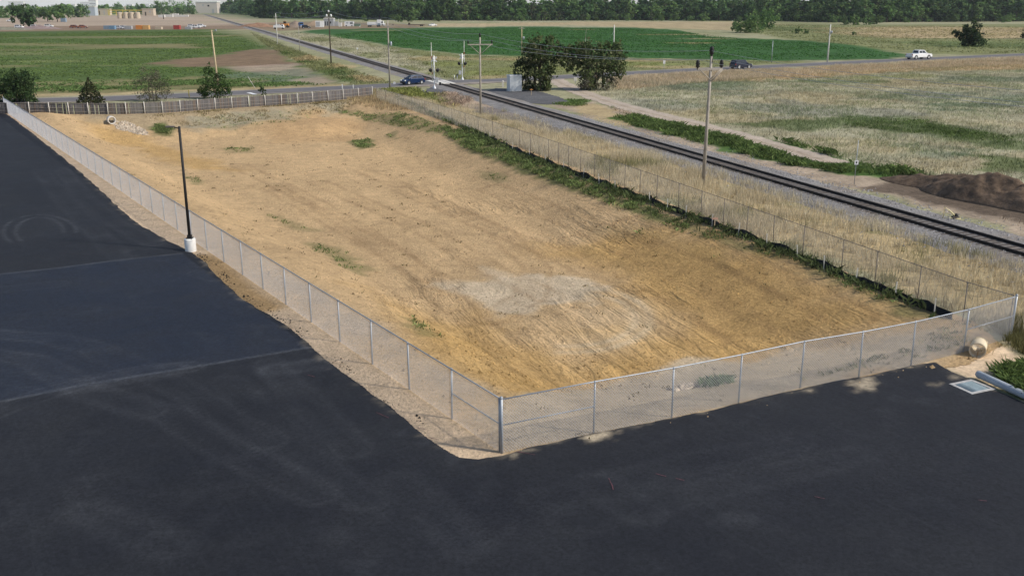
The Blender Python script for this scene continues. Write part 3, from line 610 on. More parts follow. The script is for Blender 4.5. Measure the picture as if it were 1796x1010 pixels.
heap('soil_mound', c0[0] + .6, c0[1] + 1.5, 10.5, 4.6, 2.2, math.atan2(RU[1], RU[0]) + .25, 3, 'long dark brown spoil mound beside the ballast at the right edge', 'dirt pile', (.135, .095, .066), .16,
     [(0, .0, .55, 1), (.35, -.05, .55, .95), (.7, 0, .5, .85), (-.35, .35, .5, .62), (-.6, .3, .4, .35)])

# ---------------------------------------------------------------- fences
WIREH = 1.80
def wires(name, path, mat, parent, org, sp=.085, r=.0026, z0=.04, z1=WIREH, off=.035):
    V = []; Fc = []
    pts = np.array(path); seg = np.diff(pts, axis=0); L = np.hypot(seg[:, 0], seg[:, 1]); cum = np.concatenate([[0], np.cumsum(L)])
    def at(s):
        s = np.clip(s, 0, cum[-1]); i = min(np.searchsorted(cum, s, 'right') - 1, len(L) - 1)
        return pts[i] + seg[i] * (s - cum[i]) / L[i], seg[i] / L[i]
    h = z1 - z0
    for fam in (0, 1):
        for s in np.arange(-h, cum[-1], sp):
            a, b = (s, s + h); za, zb = (z0, z1) if fam == 0 else (z1, z0)
            if a < 0: za = za + (zb - za) * (-a) / h; a = 0
            if b > cum[-1]: zb = za + (zb - za) * (cum[-1] - a) / (b - a); b = cum[-1]
            if b - a < .02: continue
            (pa, t_), (pb, _) = at(a), at(b); nn = np.array([t_[1], -t_[0]]) * (off + fam * r * 1.6)
            d = np.array([pb[0] - pa[0], pb[1] - pa[1], zb - za]); d /= np.linalg.norm(d)
            n3 = np.array([t_[1], -t_[0], 0]); e2 = np.cross(d, n3); k = len(V)
            for P0, zz in ((pa, za), (pb, zb)):
                c = np.array([P0[0] + nn[0] - org[0], P0[1] + nn[1] - org[1], zz])
                for q in range(3):
                    an = q * 2.0944; V.append(c + (n3 * math.cos(an) + e2 * math.sin(an)) * r)
            Fc += [(k, k + 1, k + 4, k + 3), (k + 1, k + 2, k + 5, k + 4), (k + 2, k, k + 3, k + 5)]
    return tag(raw(name, V, Fc, mat, parent=parent), kind='stuff')
def chainlink(name, label, posts, mat, wmat, brace=(), term=(), r_line=.03, r_term=.05, rail=.022, sp=.072, wr=.0036, side=1):
    org = np.array(posts[0]); th = thing(name, (org[0], org[1], 0), label, 'fence')
    pl = [np.array(p) - org for p in posts]; cache = {}
    for i, p in enumerate(pl):
        tr = i in term; r = r_term if tr else r_line
        if tr not in cache:
            mb = MB().tube([(0, 0, -.1), (0, 0, 1.86 if tr else 1.80)], r, 8)
            mb.lathe((0, 0, 1.86 if tr else 1.80), [(r * 1.15, -.04), (r * 1.15, 0), (r * .7, .035), (0, .045)], 8)
            o = mb.build('post', mat, th); cache[tr] = o
        else:
            o = cache[tr].copy(); COL.objects.link(o); o.parent = th
        o.location = (p[0], p[1], 0); o.rotation_euler = (R(random.uniform(-.6, .6)), R(random.uniform(-.6, .6)), 0)
    MB().tube([(p[0], p[1], 1.80) for p in pl], rail, 6).build('top_rail', mat, th)
    for i in brace:
        a, b = pl[i], pl[i + 1]; MB().tube([(a[0], a[1], .95), (b[0], b[1], .95)], rail * .9, 6).build('brace_rail', mat, th)
    wires('chain_link_mesh', posts, wmat, th, org, sp, wr, off=.035 * side)
    return th
nl = 39
LEFT = [tuple(A0 + (A1 - A0) * i / nl) for i in range(nl + 1)]
off0 = LEFT[0]
chainlink('chain_link_fence', 'new galvanised chain-link fence along the front asphalt edge, running right from the near corner post', FRONT, M_GALV, M_MESH2, (0, 7), (0, 8), side=1, sp=.10, wr=.0052)
chainlink('chain_link_fence', 'long galvanised chain-link fence between the gravel verge and the dirt lot, running up the left', [tuple(np.array(LEFT[0]) + _lf * .12)] + LEFT[1:], M_GALV, M_MESH, (0,), (nl,), side=-1, wr=.0030)
chainlink('chain_link_fence', 'older dull chain-link fence in front of the tall dry grass on the railway side', [tuple(np.array(RFENCE[0]) + np.array([-.05, .14]))] + RFENCE[1:], M_OLDWIRE, plain('old mesh wire', (.46, .44, .41), .7, .1), (), (), .024, .05, .017, .09, .0026, 1)

# the slatted back fence: steel posts, two rails, hundreds of grey-brown slats
bo = np.array(BACK[0]); bf = thing('slat_fence', (bo[0], bo[1], 0), 'weathered grey slatted fence with pale posts closing the far end of the dirt lot', 'fence')
M_SLAT = leaf_mat('weathered slats', 0.0)
first = None
for p in BACK:
    q = np.array(p) - bo
    if first is None: first = o = MB().tube([(0, 0, -.2), (0, 0, 1.52)], .055, 8).build('post', plain('pale post', (.60, .57, .52), .8), bf)
    else: o = first.copy(); COL.objects.link(o); o.parent = bf
    o.location = (q[0], q[1] - .07, 0); o.rotation_euler = (R(random.uniform(-1.5, 1.5)), R(random.uniform(-1.5, 1.5)), 0)
for zr in (.35, .8, 1.36): MB().tube([(p[0] - bo[0], p[1] - bo[1], zr) for p in BACK], .022, 6).build('fence_rail', M_WOODPOLE, bf)
V = []; Fc = []; C = []
bp = resample(BACK, .115, False)
for i, p in enumerate(bp):
    fr = i / len(bp); keep = .9 if fr < .2 else (.85 if fr < .3 else .98)
    if random.random() > keep: continue
    q = p - bo; t_ = (bp[min(i + 1, len(bp) - 1)] - bp[max(i - 1, 0)]); t_ = t_ / np.hypot(*t_); w_ = .054; h = 1.42 + random.uniform(-.06, .05); k = len(V)
    n_ = np.array([-t_[1], t_[0]]) * .008; o_ = np.array([-t_[1], t_[0]]) * (.03 + random.uniform(-.008, .008))
    for zz in (.02, h):
        for su, sv in ((-1, -1), (1, -1), (1, 1), (-1, 1)): c = q + t_ * w_ * su + n_ * sv + o_; V.append((c[0], c[1], zz))
    Fc += [(k, k + 1, k + 5, k + 4), (k + 1, k + 2, k + 6, k + 5), (k + 2, k + 3, k + 7, k + 6), (k + 3, k, k + 4, k + 7), (k + 4, k + 5, k + 6, k + 7)]
    b = random.uniform(.7, 1.25); c = np.array((.125, .116, .115) if random.random() < .8 else (.14, .108, .090)) * b
    C += [c] * 8
tag(raw('slats', V, Fc, M_SLAT, np.array(C), bf), kind='stuff')

# black silt fence with white stakes along the foot of the railway-side fence
SILT = [GL(x, y)[:2] for x, y in [(1668, 560), (1640, 550), (1571, 521), (1502, 495), (1446, 472), (1400, 453), (1346, 432), (1296, 412), (1250, 396), (1204, 380), (1172, 368), (1141, 356), (1080, 334), (1052, 322), (1024, 312), (990, 300), (958, 286), (930, 277), (900, 264), (860, 245), (820, 227), (790, 214), (760, 201), (725, 185), (700, 174)]]
so_ = np.array(SILT[0]); sf = thing('silt_fence', (so_[0], so_[1], 0), 'low black fabric silt fence along the foot of the dull chain-link fence', 'silt fence')
sp_ = resample(SILT, .5, False); V = []; Fc = []
for i, p in enumerate(sp_):
    q = p - so_ + np.array([random.uniform(-.05, .05), random.uniform(-.05, .05)]); h = .36 + .14 * math.sin(i * .9) * random.random()
    k = len(V); z0 = -.4
    V += [(q[0] - .03, q[1] - .015, z0), (q[0] + .03 * math.sin(i), q[1], h), (q[0] + .02, q[1] + .015, h - .01), (q[0] + .03, q[1] + .015, z0)]
    if i: Fc += [(k - 4, k, k + 1, k - 3), (k - 3, k + 1, k + 2, k - 2), (k - 2, k + 2, k + 3, k - 1)]
raw('fabric', V, Fc, plain('black silt fabric', (.010, .010, .011), .8, var=.3), None, sf, smooth=True)
st = None
for p in SILT[1:]:
    q = np.array(p) - so_
    if st is None: st = o = MB().box((0, 0, .30), (.045, .045, .95)).build('stake', plain('whitewashed stake', (.72, .69, .62), .8), sf)
    else: o = st.copy(); COL.objects.link(o); o.parent = sf
    o.location = (q[0] - .06, q[1] - .05, 0); o.rotation_euler = (R(random.uniform(-5, 5)), R(random.uniform(-5, 5)), 0)

# ---------------------------------------------------------------- grass and weeds (nobody could count them)
def inside(poly, n):                        # n random points inside an outline
    poly = np.asarray(poly); lo, hi = poly.min(0), poly.max(0); out = []
    while sum(map(len, out)) < n:
        p = rng.uniform(lo, hi, (n * 2, 2)); out.append(p[sdf(p[:, 0], p[:, 1], poly) < 0])
    return np.concatenate(out)[:n]
def area(poly):
    p = np.asarray(poly); return abs(np.dot(p[:, 0], np.roll(p[:, 1], 1)) - np.dot(p[:, 1], np.roll(p[:, 0], 1))) / 2
def blades(P, z, h, w, col, k=5, spread=.12, lean=.35, var=.35, leafy=False):
    n = len(P); b = np.repeat(np.arange(n), k); N = n * k
    base = P[b] + rng.normal(0, spread, (N, 2)); zz = np.broadcast_to(z, (n,))[b]; hh = np.broadcast_to(h, (n,))[b] * rng.uniform(.55, 1.2, N)
    a = rng.uniform(0, 2 * math.pi, N); ww = w * rng.uniform(.6, 1.4, N) / 2; d = np.stack([np.cos(a), np.sin(a)], 1)
    tip = base + rng.normal(0, 1, (N, 2)) * (lean * hh)[:, None]
    V = np.empty((N, 3, 3)); V[:, 0, :2] = base - d * ww[:, None]; V[:, 1, :2] = base + d * ww[:, None]; V[:, 2, :2] = tip
    V[:, 0, 2] = zz - .03; V[:, 1, 2] = zz - .03; V[:, 2, 2] = zz + hh
    if leafy: V[:, 0, 2] += hh * rng.uniform(.1, .7, N); V[:, 1, 2] += hh * rng.uniform(.1, .8, N)
    c = np.repeat(col[b] * (1 + var * rng.normal(0, 1, N))[:, None], 3, 0)
    return V.reshape(-1, 3), c
def grass(name, parts, label, cat):
    V = np.concatenate([p[0] for p in parts]); C = np.concatenate([p[1] for p in parts])
    return tag(raw(name, V, np.arange(len(V)).reshape(-1, 3), M_GRASS, np.clip(C, .01, .8)), label, cat, kind='stuff')
def patchy(P, s, scale=3, lo=.4, hi=.6): return P[rng.random(len(P)) < sstep(lo, hi, fbm(P[:, 0], P[:, 1], scale, s))]
def clear(P, m=0):                          # keep plants off the road, the track and the pads
    x, y = P[:, 0], P[:, 1]; rd = raild(x, y)
    ok = ((rd < -3.4) | ((rd < -1.9 - .8 * fbm(x, y, 3, 27)) & (y < 98)) | (rd > 3.5)) & (pdist(x, y, ROADS) > 4.6) & (pdist(x, y, TRACKL) > 2.0)
    for q in PADS: ok &= sdf(x, y, GP(q)) > .2
    ok &= sdf(x, y, ASPH) > .3
    return P[ok]
STRIP = np.concatenate([np.array(RFENCE)[::2] + [.15, 0], np.array([along(s, -3.4 if s > -10 else -2.3, 0)[:2] for s in np.linspace(52, -78, 30)])])
p = clear(inside(STRIP, 15000)); x_, y_ = p[:, 0], p[:, 1]
gravelly = sdf(x_, y_, GP([(700, 160), (830, 168), (935, 192), (1010, 222), (985, 238), (900, 216), (830, 200), (760, 184)]))
p = p[(gravelly > 0) | (rng.random(len(p)) < .12)]
p = p[rng.random(len(p)) < .35 + .65 * sstep(.35, .6, fbm(p[:, 0], p[:, 1], 2.0, 44))]
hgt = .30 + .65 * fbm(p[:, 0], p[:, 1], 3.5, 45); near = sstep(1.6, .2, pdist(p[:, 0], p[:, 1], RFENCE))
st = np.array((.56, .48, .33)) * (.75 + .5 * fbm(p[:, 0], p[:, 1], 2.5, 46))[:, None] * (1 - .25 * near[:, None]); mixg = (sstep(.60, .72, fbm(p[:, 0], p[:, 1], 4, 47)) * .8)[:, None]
grass('dry_grass', [blades(p, 0, hgt, .035, st * (1 - mixg) + np.array((.19, .19, .075)) * mixg, 6, .14, .28, .2)], 'tall straw-coloured dry grass between the dull fence and the railway track', 'grass')
MEADOW = GP([(1020, 152), (1200, 130), (1340, 124), (1500, 116), (1620, 110), (1850, 104), (1850, 420), (1570, 316), (1330, 262), (1200, 228), (1080, 196)])
p = clear(inside(MEADOW, 52000)); d0 = np.hypot(p[:, 0], p[:, 1]); p = p[rng.random(len(p)) < .35 + .65 * sstep(.3, .6, fbm(p[:, 0], p[:, 1], 3, 48))]
p = p[sdf(p[:, 0], p[:, 1], GP([(1520, 330), (1600, 308), (1690, 312), (1800, 340), (1920, 380), (1920, 430), (1800, 392), (1700, 372), (1600, 352)])) > -.3]
c = gcol(p[:, 0], p[:, 1]); gq = (sstep(.48, .62, fbm(p[:, 0], p[:, 1], 7, 29)) * .85 * rng.random(len(p)))[:, None]; c = c * (1 - gq) + np.array((.17, .225, .10)) * gq
grass('meadow_grass', [blades(p, 0, .22 + .32 * fbm(p[:, 0], p[:, 1], 4, 49), .06, c * 1.12, 4, .22, .5, .22)], 'patchy dry and green grass of the open meadow right of the railway', 'grass')
ROADG = [GP(q) for q in ([(1070, 141), (1100, 135), (1200, 129), (1340, 122.5), (1380, 121), (1380, 135), (1200, 148), (1090, 158)], [(1380, 121), (1600, 109), (1850, 98), (1850, 112), (1600, 122), (1380, 134)])]
p = np.concatenate([clear(inside(q, k)) for q, k in zip(ROADG, (5200, 4200))]); c = np.array((.52, .43, .30)) * (.75 + .5 * fbm(p[:, 0], p[:, 1], 3, 50))[:, None]
grass('roadside_grass', [blades(p, 0, .25 + .6 * fbm(p[:, 0], p[:, 1], 5, 51), .08, c, 5, .3, .3, .2)], 'tan dry reeds and grass in front of the country road', 'grass')
GRN = [(GP([(1066, 206), (1110, 204), (1200, 222), (1330, 238), (1450, 266), (1512, 292), (1640, 306), (1580, 312), (1480, 306), (1380, 290), (1250, 258), (1110, 222)]), 9000, .55), (GP([(960, 182), (1000, 175), (1035, 178), (1040, 188), (990, 188)]), 900, .4), (GP([(1480, 205), (1640, 212), (1780, 244), (1780, 262), (1640, 240), (1480, 222)]), 1700, .3)]
pp = [clear(inside(q, k)) for q, k, h in GRN]; pp = [q[rng.random(len(q)) < (.2 + .8 * sstep(.35, .6, fbm(q[:, 0], q[:, 1], 2.5, 52))) * sstep(-.3, 1.6, -sdf(q[:, 0], q[:, 1], o[0]) + (fbm(q[:, 0], q[:, 1], 2, 63) - .5) * 3)] for q, o in zip(pp, GRN)]
grass('weed_bank', [blades(q, 0, h * (.4 + fbm(q[:, 0], q[:, 1], 2.5, 53)), .09, np.array((.115, .165, .050)) * (.5 + 1.0 * fbm(q[:, 0], q[:, 1], 1.8, 54))[:, None], 6, .2, .5, .3, True) for q, (_, _, h) in zip(pp, GRN)], 'dark green weeds on the bank beyond the railway ballast', 'weeds')
UP = [GP(q) for q in ([(470, 60), (520, 57), (580, 65), (640, 76), (700, 93), (775, 124), (806, 148), (745, 136), (640, 106), (560, 84)], [(440, 58), (505, 84), (560, 105), (640, 132), (692, 151), (620, 150), (556, 128), (500, 98), (465, 80)], [(640, 78), (800, 97), (1080, 103), (1400, 109), (1250, 119), (1050, 130), (830, 142), (790, 138), (700, 108)], [(660, 160), (700, 156), (800, 168), (830, 176), (800, 190), (700, 170)])]
pt = []
for q, n_, h in zip(UP, (9000, 6000, 9000, 2600), (.5, .6, .3, .6)):
    p = clear(inside(q, n_)); p = p[rng.random(len(p)) < .25 + .75 * sstep(.35, .65, fbm(p[:, 0], p[:, 1], 4, 56))]; pt.append(blades(p, 0, h * (.4 + fbm(p[:, 0], p[:, 1], 5, 57)), .10, gcol(p[:, 0], p[:, 1]) * 1.05, 4, .3, .45, .28, True))
grass('verge_weeds', pt, 'mixed green and straw weeds along both sides of the track near the crossing', 'weeds')
# sparse young crop rows by the road, and the edge of the deep green crop
ROWS = GP([(-60, 158), (0, 150), (200, 142), (330, 136), (480, 140), (610, 149), (470, 155), (300, 159), (190, 163.5), (0, 168), (-60, 172)])
p = inside(ROWS, 9000); p[:, 1] = np.round(p[:, 1] / 1.1) * 1.1 + rng.normal(0, .12, len(p)); p = clear(p); p = p[rng.random(len(p)) < sstep(.35, .65, fbm(p[:, 0], p[:, 1], 5, 58)) * sstep(0, 6, -sdf(p[:, 0], p[:, 1], ROWS))]
grass('crop_rows', [blades(p, 0, .35, .22, np.array((.13, .20, .065)) * (.7 + .6 * rng.random(len(p)))[:, None], 4, .15, .6, .2, True)], 'sparse young crop plants in rows at the near edge of the left field', 'crop')
for nm, q_, n_, hh, ww, cc_, lab in (('green_crop', [(560, 64), (640, 56), (900, 50), (1100, 51), (1200, 57), (1300, 70), (1420, 75), (1580, 96), (1540, 103), (1350, 107), (1250, 104), (1080, 100), (900, 97), (800, 94), (700, 83), (640, 72)], 26000, .35, .45, (.062, .155, .036), 'low dense deep green crop filling the field right of the railway'),
                            ('field_crop', [(0, 60), (380, 55), (425, 64), (470, 82), (390, 96), (280, 112), (330, 118), (500, 128), (590, 148), (470, 152), (300, 156), (0, 165), (-60, 165), (-60, 60)], 30000, .2, .4, (.13, .185, .055), 'low green crop with bare streaks in the field left of the railway'),
                            ('pasture_grass', [(1290, 55), (1350, 44), (1500, 46), (1850, 48), (1850, 96), (1600, 92), (1430, 74)], 11000, .4, .6, (.21, .22, .10), 'rough green and tan pasture grass around the solitary dark tree')):
    p = inside(GP(q_), n_); rr = p[:, 1] + .5 * p[:, 0] if nm != 'pasture_grass' else None
    p = p[rng.random(len(p)) < .25 + .75 * sstep(.35, .6, fbm(p[:, 0] / 2.5, p[:, 1], 9, 91))]; g0 = gcol(p[:, 0], p[:, 1])
    if nm == 'field_crop': p = p[rng.random(len(p)) < sstep(.9, 1.35, g0[:, 1] / (g0[:, 0] + .01))]; g0 = gcol(p[:, 0], p[:, 1])
    c = (np.array(cc_) * .6 + g0 * .55) * (.8 + .5 * fbm(p[:, 0] / 3, p[:, 1], 14, 92))[:, None]
    grass(nm, [blades(p, 0, hh, ww, c, 3, .5, .5, .2, True)], lab, 'crop' if 'crop' in nm else 'grass')
# the corner outside the front fence
C1 = GP([(1738, 652), (1800, 646), (1870, 660), (1870, 735), (1800, 704)]); C2 = GP([(1745, 575), (1790, 560), (1870, 560), (1870, 640), (1790, 620)])
p1 = inside(C1, 1700); p1 = p1[rng.random(len(p1)) < sstep(-.1, .7, -sdf(p1[:, 0], p1[:, 1], C1) + (fbm(p1[:, 0], p1[:, 1], .7, 94) - .4))]; p2 = inside(C2, 900); p3 = patchy(inside(GP([(1690, 625), (1760, 600), (1850, 620), (1850, 660), (1740, 655)]), 300), 59)
grass('corner_weeds', [blades(p1, 0, .28 + .25 * fbm(p1[:, 0], p1[:, 1], .8, 60), .05, np.array((.12, .17, .052)) * (.5 + 1.0 * rng.random(len(p1)))[:, None], 8, .09, .45, .25, True), blades(p2, 0, .45, .035, np.array((.17, .16, .065)) * (.7 + .6 * rng.random(len(p2)))[:, None], 7, .12, .4, .3), blades(p3, 0, .2, .03, np.array((.3, .25, .12)) * (.7 + .6 * rng.random(len(p3)))[:, None], 6, .08, .5, .3)], 'green and tan weeds in the corner beyond the front fence, beside the round pipe', 'weeds')
# weeds inside the lot
pt = []
for i, (q, k) in enumerate(WEEDS):
    n_ = int(min(5200, area(q) * (40 if i in (0, 1, 2, 3) else 26) * k)) + 12
    p = inside(q + rng.normal(0, .25, q.shape), n_); p = p[rng.random(len(p)) < sstep(-.1, 1.3, -sdf(p[:, 0], p[:, 1], q)) * (.85 if i > 3 else .5) + (.15 if i > 3 else .5)] + rng.normal(0, .2, (1, 2)); p = p[rng.random(len(p)) < sstep(.35, .62, fbm(p[:, 0], p[:, 1], 1.3, 62 + i)) * .95 + .05]
    if not len(p): continue
    lush = .5 if i in (7, 5, 6) else 1
    pt.append(blades(p, lotz(p[:, 0], p[:, 1]), (.10 + .22 * fbm(p[:, 0], p[:, 1], 1.2, 64)) * (1.3 if i in (1, 10, 4) else .9), .06, np.array((.15, .195, .068)) * (.5 + 1.0 * fbm(p[:, 0], p[:, 1], 1.5, 65))[:, None] * np.where(rng.random(len(p)) < .15, 1.9, 1)[:, None], 6, .11, .5, .3, True))
sl = resample(SILT, .12, False); sl = np.concatenate([sl, sl]); p = sl + rng.normal(0, .3, sl.shape) + [-.30, -.1]; p = p[rng.random(len(p)) < .2 + .8 * sstep(.35, .6, fbm(p[:, 0], p[:, 1], 2.2, 66))]
pt.append(blades(p, lotz(p[:, 0], p[:, 1]), .22 + .45 * fbm(p[:, 0], p[:, 1], 1.5, 67), .05, np.array((.11, .14, .055)) * (.5 + 1.0 * rng.random(len(p)))[:, None], 7, .12, .35, .3, True))
ft = inside(GP([(1400, 668), (1560, 610), (1690, 560), (1760, 560), (1760, 590), (1640, 620)]), 300); ft = patchy(ft, 68, 2)
pt.append(blades(ft, lotz(ft[:, 0], ft[:, 1]), .14, .035, np.array((.24, .23, .12)) * (.6 + .8 * rng.random(len(ft)))[:, None], 6, .1, .5, .3, True))
b1 = inside(GP([(1225, 645), (1262, 632), (1288, 645), (1275, 668), (1232, 672)]), 60)
pt.append(blades(b1, lotz(b1[:, 0], b1[:, 1]), .26, .04, np.array((.17, .22, .12)) * (.6 + .8 * rng.random(len(b1)))[:, None], 9, .09, .45, .25, True))
bk = inside(np.array([GL(a, b)[:2] for a, b in [(250, 205), (640, 172), (660, 180), (560, 200), (330, 222)]]), 1700); bk = patchy(bk, 69, 3)
pt.append(blades(bk, lotz(bk[:, 0], bk[:, 1]), .22, .07, np.array((.27, .22, .11)) * (.5 + .9 * rng.random(len(bk)))[:, None], 5, .2, .5, .3))
cr = inside(np.array([GL(a, b)[:2] for a, b in [(600, 170), (660, 158), (700, 172), (760, 190), (700, 196), (620, 184)]]), 900)
pt.append(blades(cr, lotz(cr[:, 0], cr[:, 1]), .55, .06, np.array((.42, .33, .19)) * (.6 + .7 * rng.random(len(cr)))[:, None], 5, .2, .3, .2))
sc_ = inside(LOT, 260); sc_ = sc_[leftd(sc_[:, 0], sc_[:, 1]) > 1]
pt.append(blades(sc_, lotz(sc_[:, 0], sc_[:, 1]), .12, .06, np.array((.22, .18, .09)) * (.6 + .8 * rng.random(len(sc_)))[:, None], 9, .14, .5, .3, True))
grass('lot_weeds', pt, 'low green weeds scattered and banked inside the dirt lot', 'weeds')
# clods and stones
def stones(name, P, z, r, col, mat, label, cat):
    n = len(P); T = np.array([(1, 0, -.3), (-.5, .87, -.3), (-.5, -.87, -.3), (.1, 0, .75)]); a = rng.uniform(0, 6.28, n); ca, sa = np.cos(a), np.sin(a)
    Vv = T[None] * (np.broadcast_to(r, (n,))[:, None, None]) * rng.uniform(.7, 1.3, (n, 4, 3)); Xr = Vv[:, :, 0] * ca[:, None] - Vv[:, :, 1] * sa[:, None]; Yr = Vv[:, :, 0] * sa[:, None] + Vv[:, :, 1] * ca[:, None]
    V = np.stack([Xr + P[:, None, 0], Yr + P[:, None, 1], Vv[:, :, 2] + np.broadcast_to(z, (n,))[:, None]], -1).reshape(-1, 3)
    k = np.arange(n)[:, None] * 4; Fc = np.concatenate([k + [0, 1, 3], k + [1, 2, 3], k + [2, 0, 3]]).reshape(-1, 3)
    return tag(raw(name, V, Fc, mat, np.repeat(col * (1 + .25 * rng.normal(0, 1, (n, 1))), 4, 0)), label, cat, kind='stuff')
p = inside(LOT, 90000); p = p[leftd(p[:, 0], p[:, 1]) > .2]; p = p[rng.random(len(p)) < .12 + .88 * sstep(.45, .65, fbm(p[:, 0], p[:, 1], 4, 70)) * lotattr(p[:, 0], p[:, 1])['ridge'] + .04]
stones('soil_clods', p, lotz(p[:, 0], p[:, 1]), rng.gamma(2.0, .017, len(p)) + .018, lotcol(p[:, 0], p[:, 1]) * .95, M_SOIL, 'small earth clods scattered over the graded dirt lot', 'clods')
q1 = inside(np.array([GL(a, b)[:2] for a, b in [(198, 214), (222, 213), (250, 226), (262, 238), (240, 236), (205, 226)]]), 420); q2 = inside(GP([(1170, 650), (1205, 632), (1240, 630), (1245, 655), (1190, 668)]), 260)
stones('riprap', np.concatenate([q1, q2]), np.concatenate([lotz(q1[:, 0], q1[:, 1]), lotz(q2[:, 0], q2[:, 1])]) + .04, np.concatenate([rng.uniform(.10, .24, len(q1)), rng.uniform(.04, .13, len(q2))]), np.array([(.48, .40, .31)] * (len(q1) + len(q2))), M_GROUND, 'pale riprap stones at the far culvert end and by the front fence', 'stones')
ae = rough(GP(ASPH_EDGE)[7:22], .05, .15, 1.1, 5, False); ae = ae[rng.random(len(ae)) < sstep(.45, .7, fbm(ae[:, 0], ae[:, 1], 2.5, 93))]; ae = ae + _ln * np.abs(rng.normal(0, .22, (len(ae), 1))) + rng.normal(0, .06, ae.shape)
stones('asphalt_crumbs', ae, .03, rng.gamma(1.6, .014, len(ae)) + .01, np.array([(.02, .02, .022)] * len(ae)), M_GRAVEL, 'dark asphalt crumbs spilled along the ragged edge of the paving', 'crumbs')
bp_ = np.array([along(s, o, 0)[:2] for s, o in zip(rng.uniform(-70, 25, 9000), rng.normal(0, 2.4, 9000))]); bp_ = bp_[np.abs(raild(bp_[:, 0], bp_[:, 1])) > .95]
stones('ballast_stones', bp_, .19 - .045 * np.maximum(np.abs(raild(bp_[:, 0], bp_[:, 1])) - 1.2, 0) + .01, rng.uniform(.04, .09, len(bp_)), np.array([(.27, .265, .27)] * len(bp_)), M_GRAVEL, 'loose grey ballast stones along the railway track', 'stones')

# ---------------------------------------------------------------- trees and shrubs
def cloud(lobes, n, leaf, cols, seed, shell=.55, clump=.20, per=22):
    """many leaf-sized quads through lobes [(x, y, z, rx, ry, rz, weight)]"""
    g = np.random.default_rng(seed); L = np.array(lobes, float); wt = L[:, 6] / L[:, 6].sum(); i = g.choice(len(L), n, p=wt)
    nc = max(14, n // per); ic = g.choice(len(L), nc, p=wt); dc = g.normal(0, 1, (nc, 3)); dc /= np.linalg.norm(dc, axis=1)[:, None]
    rc = shell + (1.08 - shell) * g.random(nc)**.8; cc = L[ic, :3] + dc * L[ic, 3:6] * rc[:, None]
    pick = g.integers(0, nc, n); i = ic[pick]; off = g.normal(0, 1, (n, 3)) * (np.minimum(L[i, 3], L[i, 5]) if clump < .5 else L[i, 3])[:, None] * clump * ((1, 1, .35) if clump > .5 else (1, 1, 1))
    c = cc[pick] + off; d = dc[pick] * .8 + off / (np.linalg.norm(off, axis=1)[:, None] + 1e-6) * .5
    nrm = d * .7 + g.normal(0, .6, (n, 3)); nrm /= np.linalg.norm(nrm, axis=1)[:, None]
    a = np.cross(nrm, g.normal(0, 1, (n, 3))); a /= np.linalg.norm(a, axis=1)[:, None]; b = np.cross(nrm, a); s = leaf * g.uniform(.55, 1.35, n)[:, None] / 2
    V = np.stack([c - a * s - b * s * .6, c + a * s - b * s, c + a * s * .7 + b * s, c - a * s + b * s * .7], 1).reshape(-1, 3)
    ca = np.array(cols, float); cl = g.integers(0, len(ca), nc); cb_ = g.uniform(.75, 1.3, nc)
    col = ca[(cl[pick] + (g.random(n) < .2)) % len(ca)] * (cb_[pick] * g.uniform(.65, 1.35, n))[:, None]
    V[:, 2] = np.maximum(V[:, 2], .03)
    return V, np.arange(n * 4).reshape(-1, 4), np.repeat(col, 4, 0)
def crown_obj(spec, parent, name='crown'):
    V, Fc, C = spec; return raw(name, V, Fc, M_LEAF, C, parent)
def trunk_obj(h, r, parent, limbs=5, seed=1, lean=.1, top=.75, spread=.28):
    g = random.Random(seed); mb = MB(); pts = [(0, 0, -.15)]; 
    for k in range(1, 5): pts.append((g.uniform(-lean, lean) * k * .3 * h * .12, g.uniform(-lean, lean) * k * .3 * h * .12, h * top * k / 4))
    mb.tube(pts, [r, r * .85, r * .65, r * .45, r * .2], 7)
    for k in range(limbs):
        f = g.uniform(.25, .7); b = pts[2 if f < .5 else 3]; a = g.uniform(0, 6.28); l_ = h * spread * g.uniform(.7, 1.2)
        mb.tube([b, (b[0] + math.cos(a) * l_ * .5, b[1] + math.sin(a) * l_ * .5, b[2] + l_ * .35), (b[0] + math.cos(a) * l_, b[1] + math.sin(a) * l_, b[2] + l_ * .75)], [r * .4, r * .28, r * .1], 5)
    return mb.build('trunk', M_BARK, parent)
def lobes_round(seed, H, Wd, n=14, low=.12, wid=.38):
    g = random.Random(seed); out = []
    for k in range(n):
        zf = low + (1 - low - .12) * (k + .5) / n; env = math.sin(math.pi * min(1, (zf * .86 + .16)))**.7
        a = g.uniform(0, 6.28); rr = Wd / 2 * env * g.uniform(.35, .78); s = Wd * wid * g.uniform(.6, 1.05) / 2 * (0.7 + .5 * env)
        out.append((math.cos(a) * rr, math.sin(a) * rr, H * zf, s, s, s * g.uniform(.7, 1.0), s * s))
    out.append((0, 0, H * .5, Wd * .25, Wd * .25, H * .33, Wd * Wd * .05)); return out
DKG = [(.07, .135, .044), (.095, .165, .054), (.058, .115, .046), (.12, .18, .06)]
MDG = [(.11, .19, .055), (.145, .22, .066), (.09, .16, .056)]
PLG = [(.11, .16, .055), (.13, .17, .06), (.09, .14, .06)]
OLV = [(.075, .09, .05), (.09, .10, .06)]
PROTO = []
def proto(H, Wd, cols, seed, n, leaf, label, low=.12, wid=.40, group=None, nl=16):
    t_ = thing('tree', (0, 0, 0), label, 'tree', 0, group); trunk_obj(H, H * .022, t_, 5, seed)
    crown_obj(cloud(lobes_round(seed, H, Wd, nl, low, wid), n, leaf, cols, seed), t_); return t_
TL = 'trees in the far tree line'
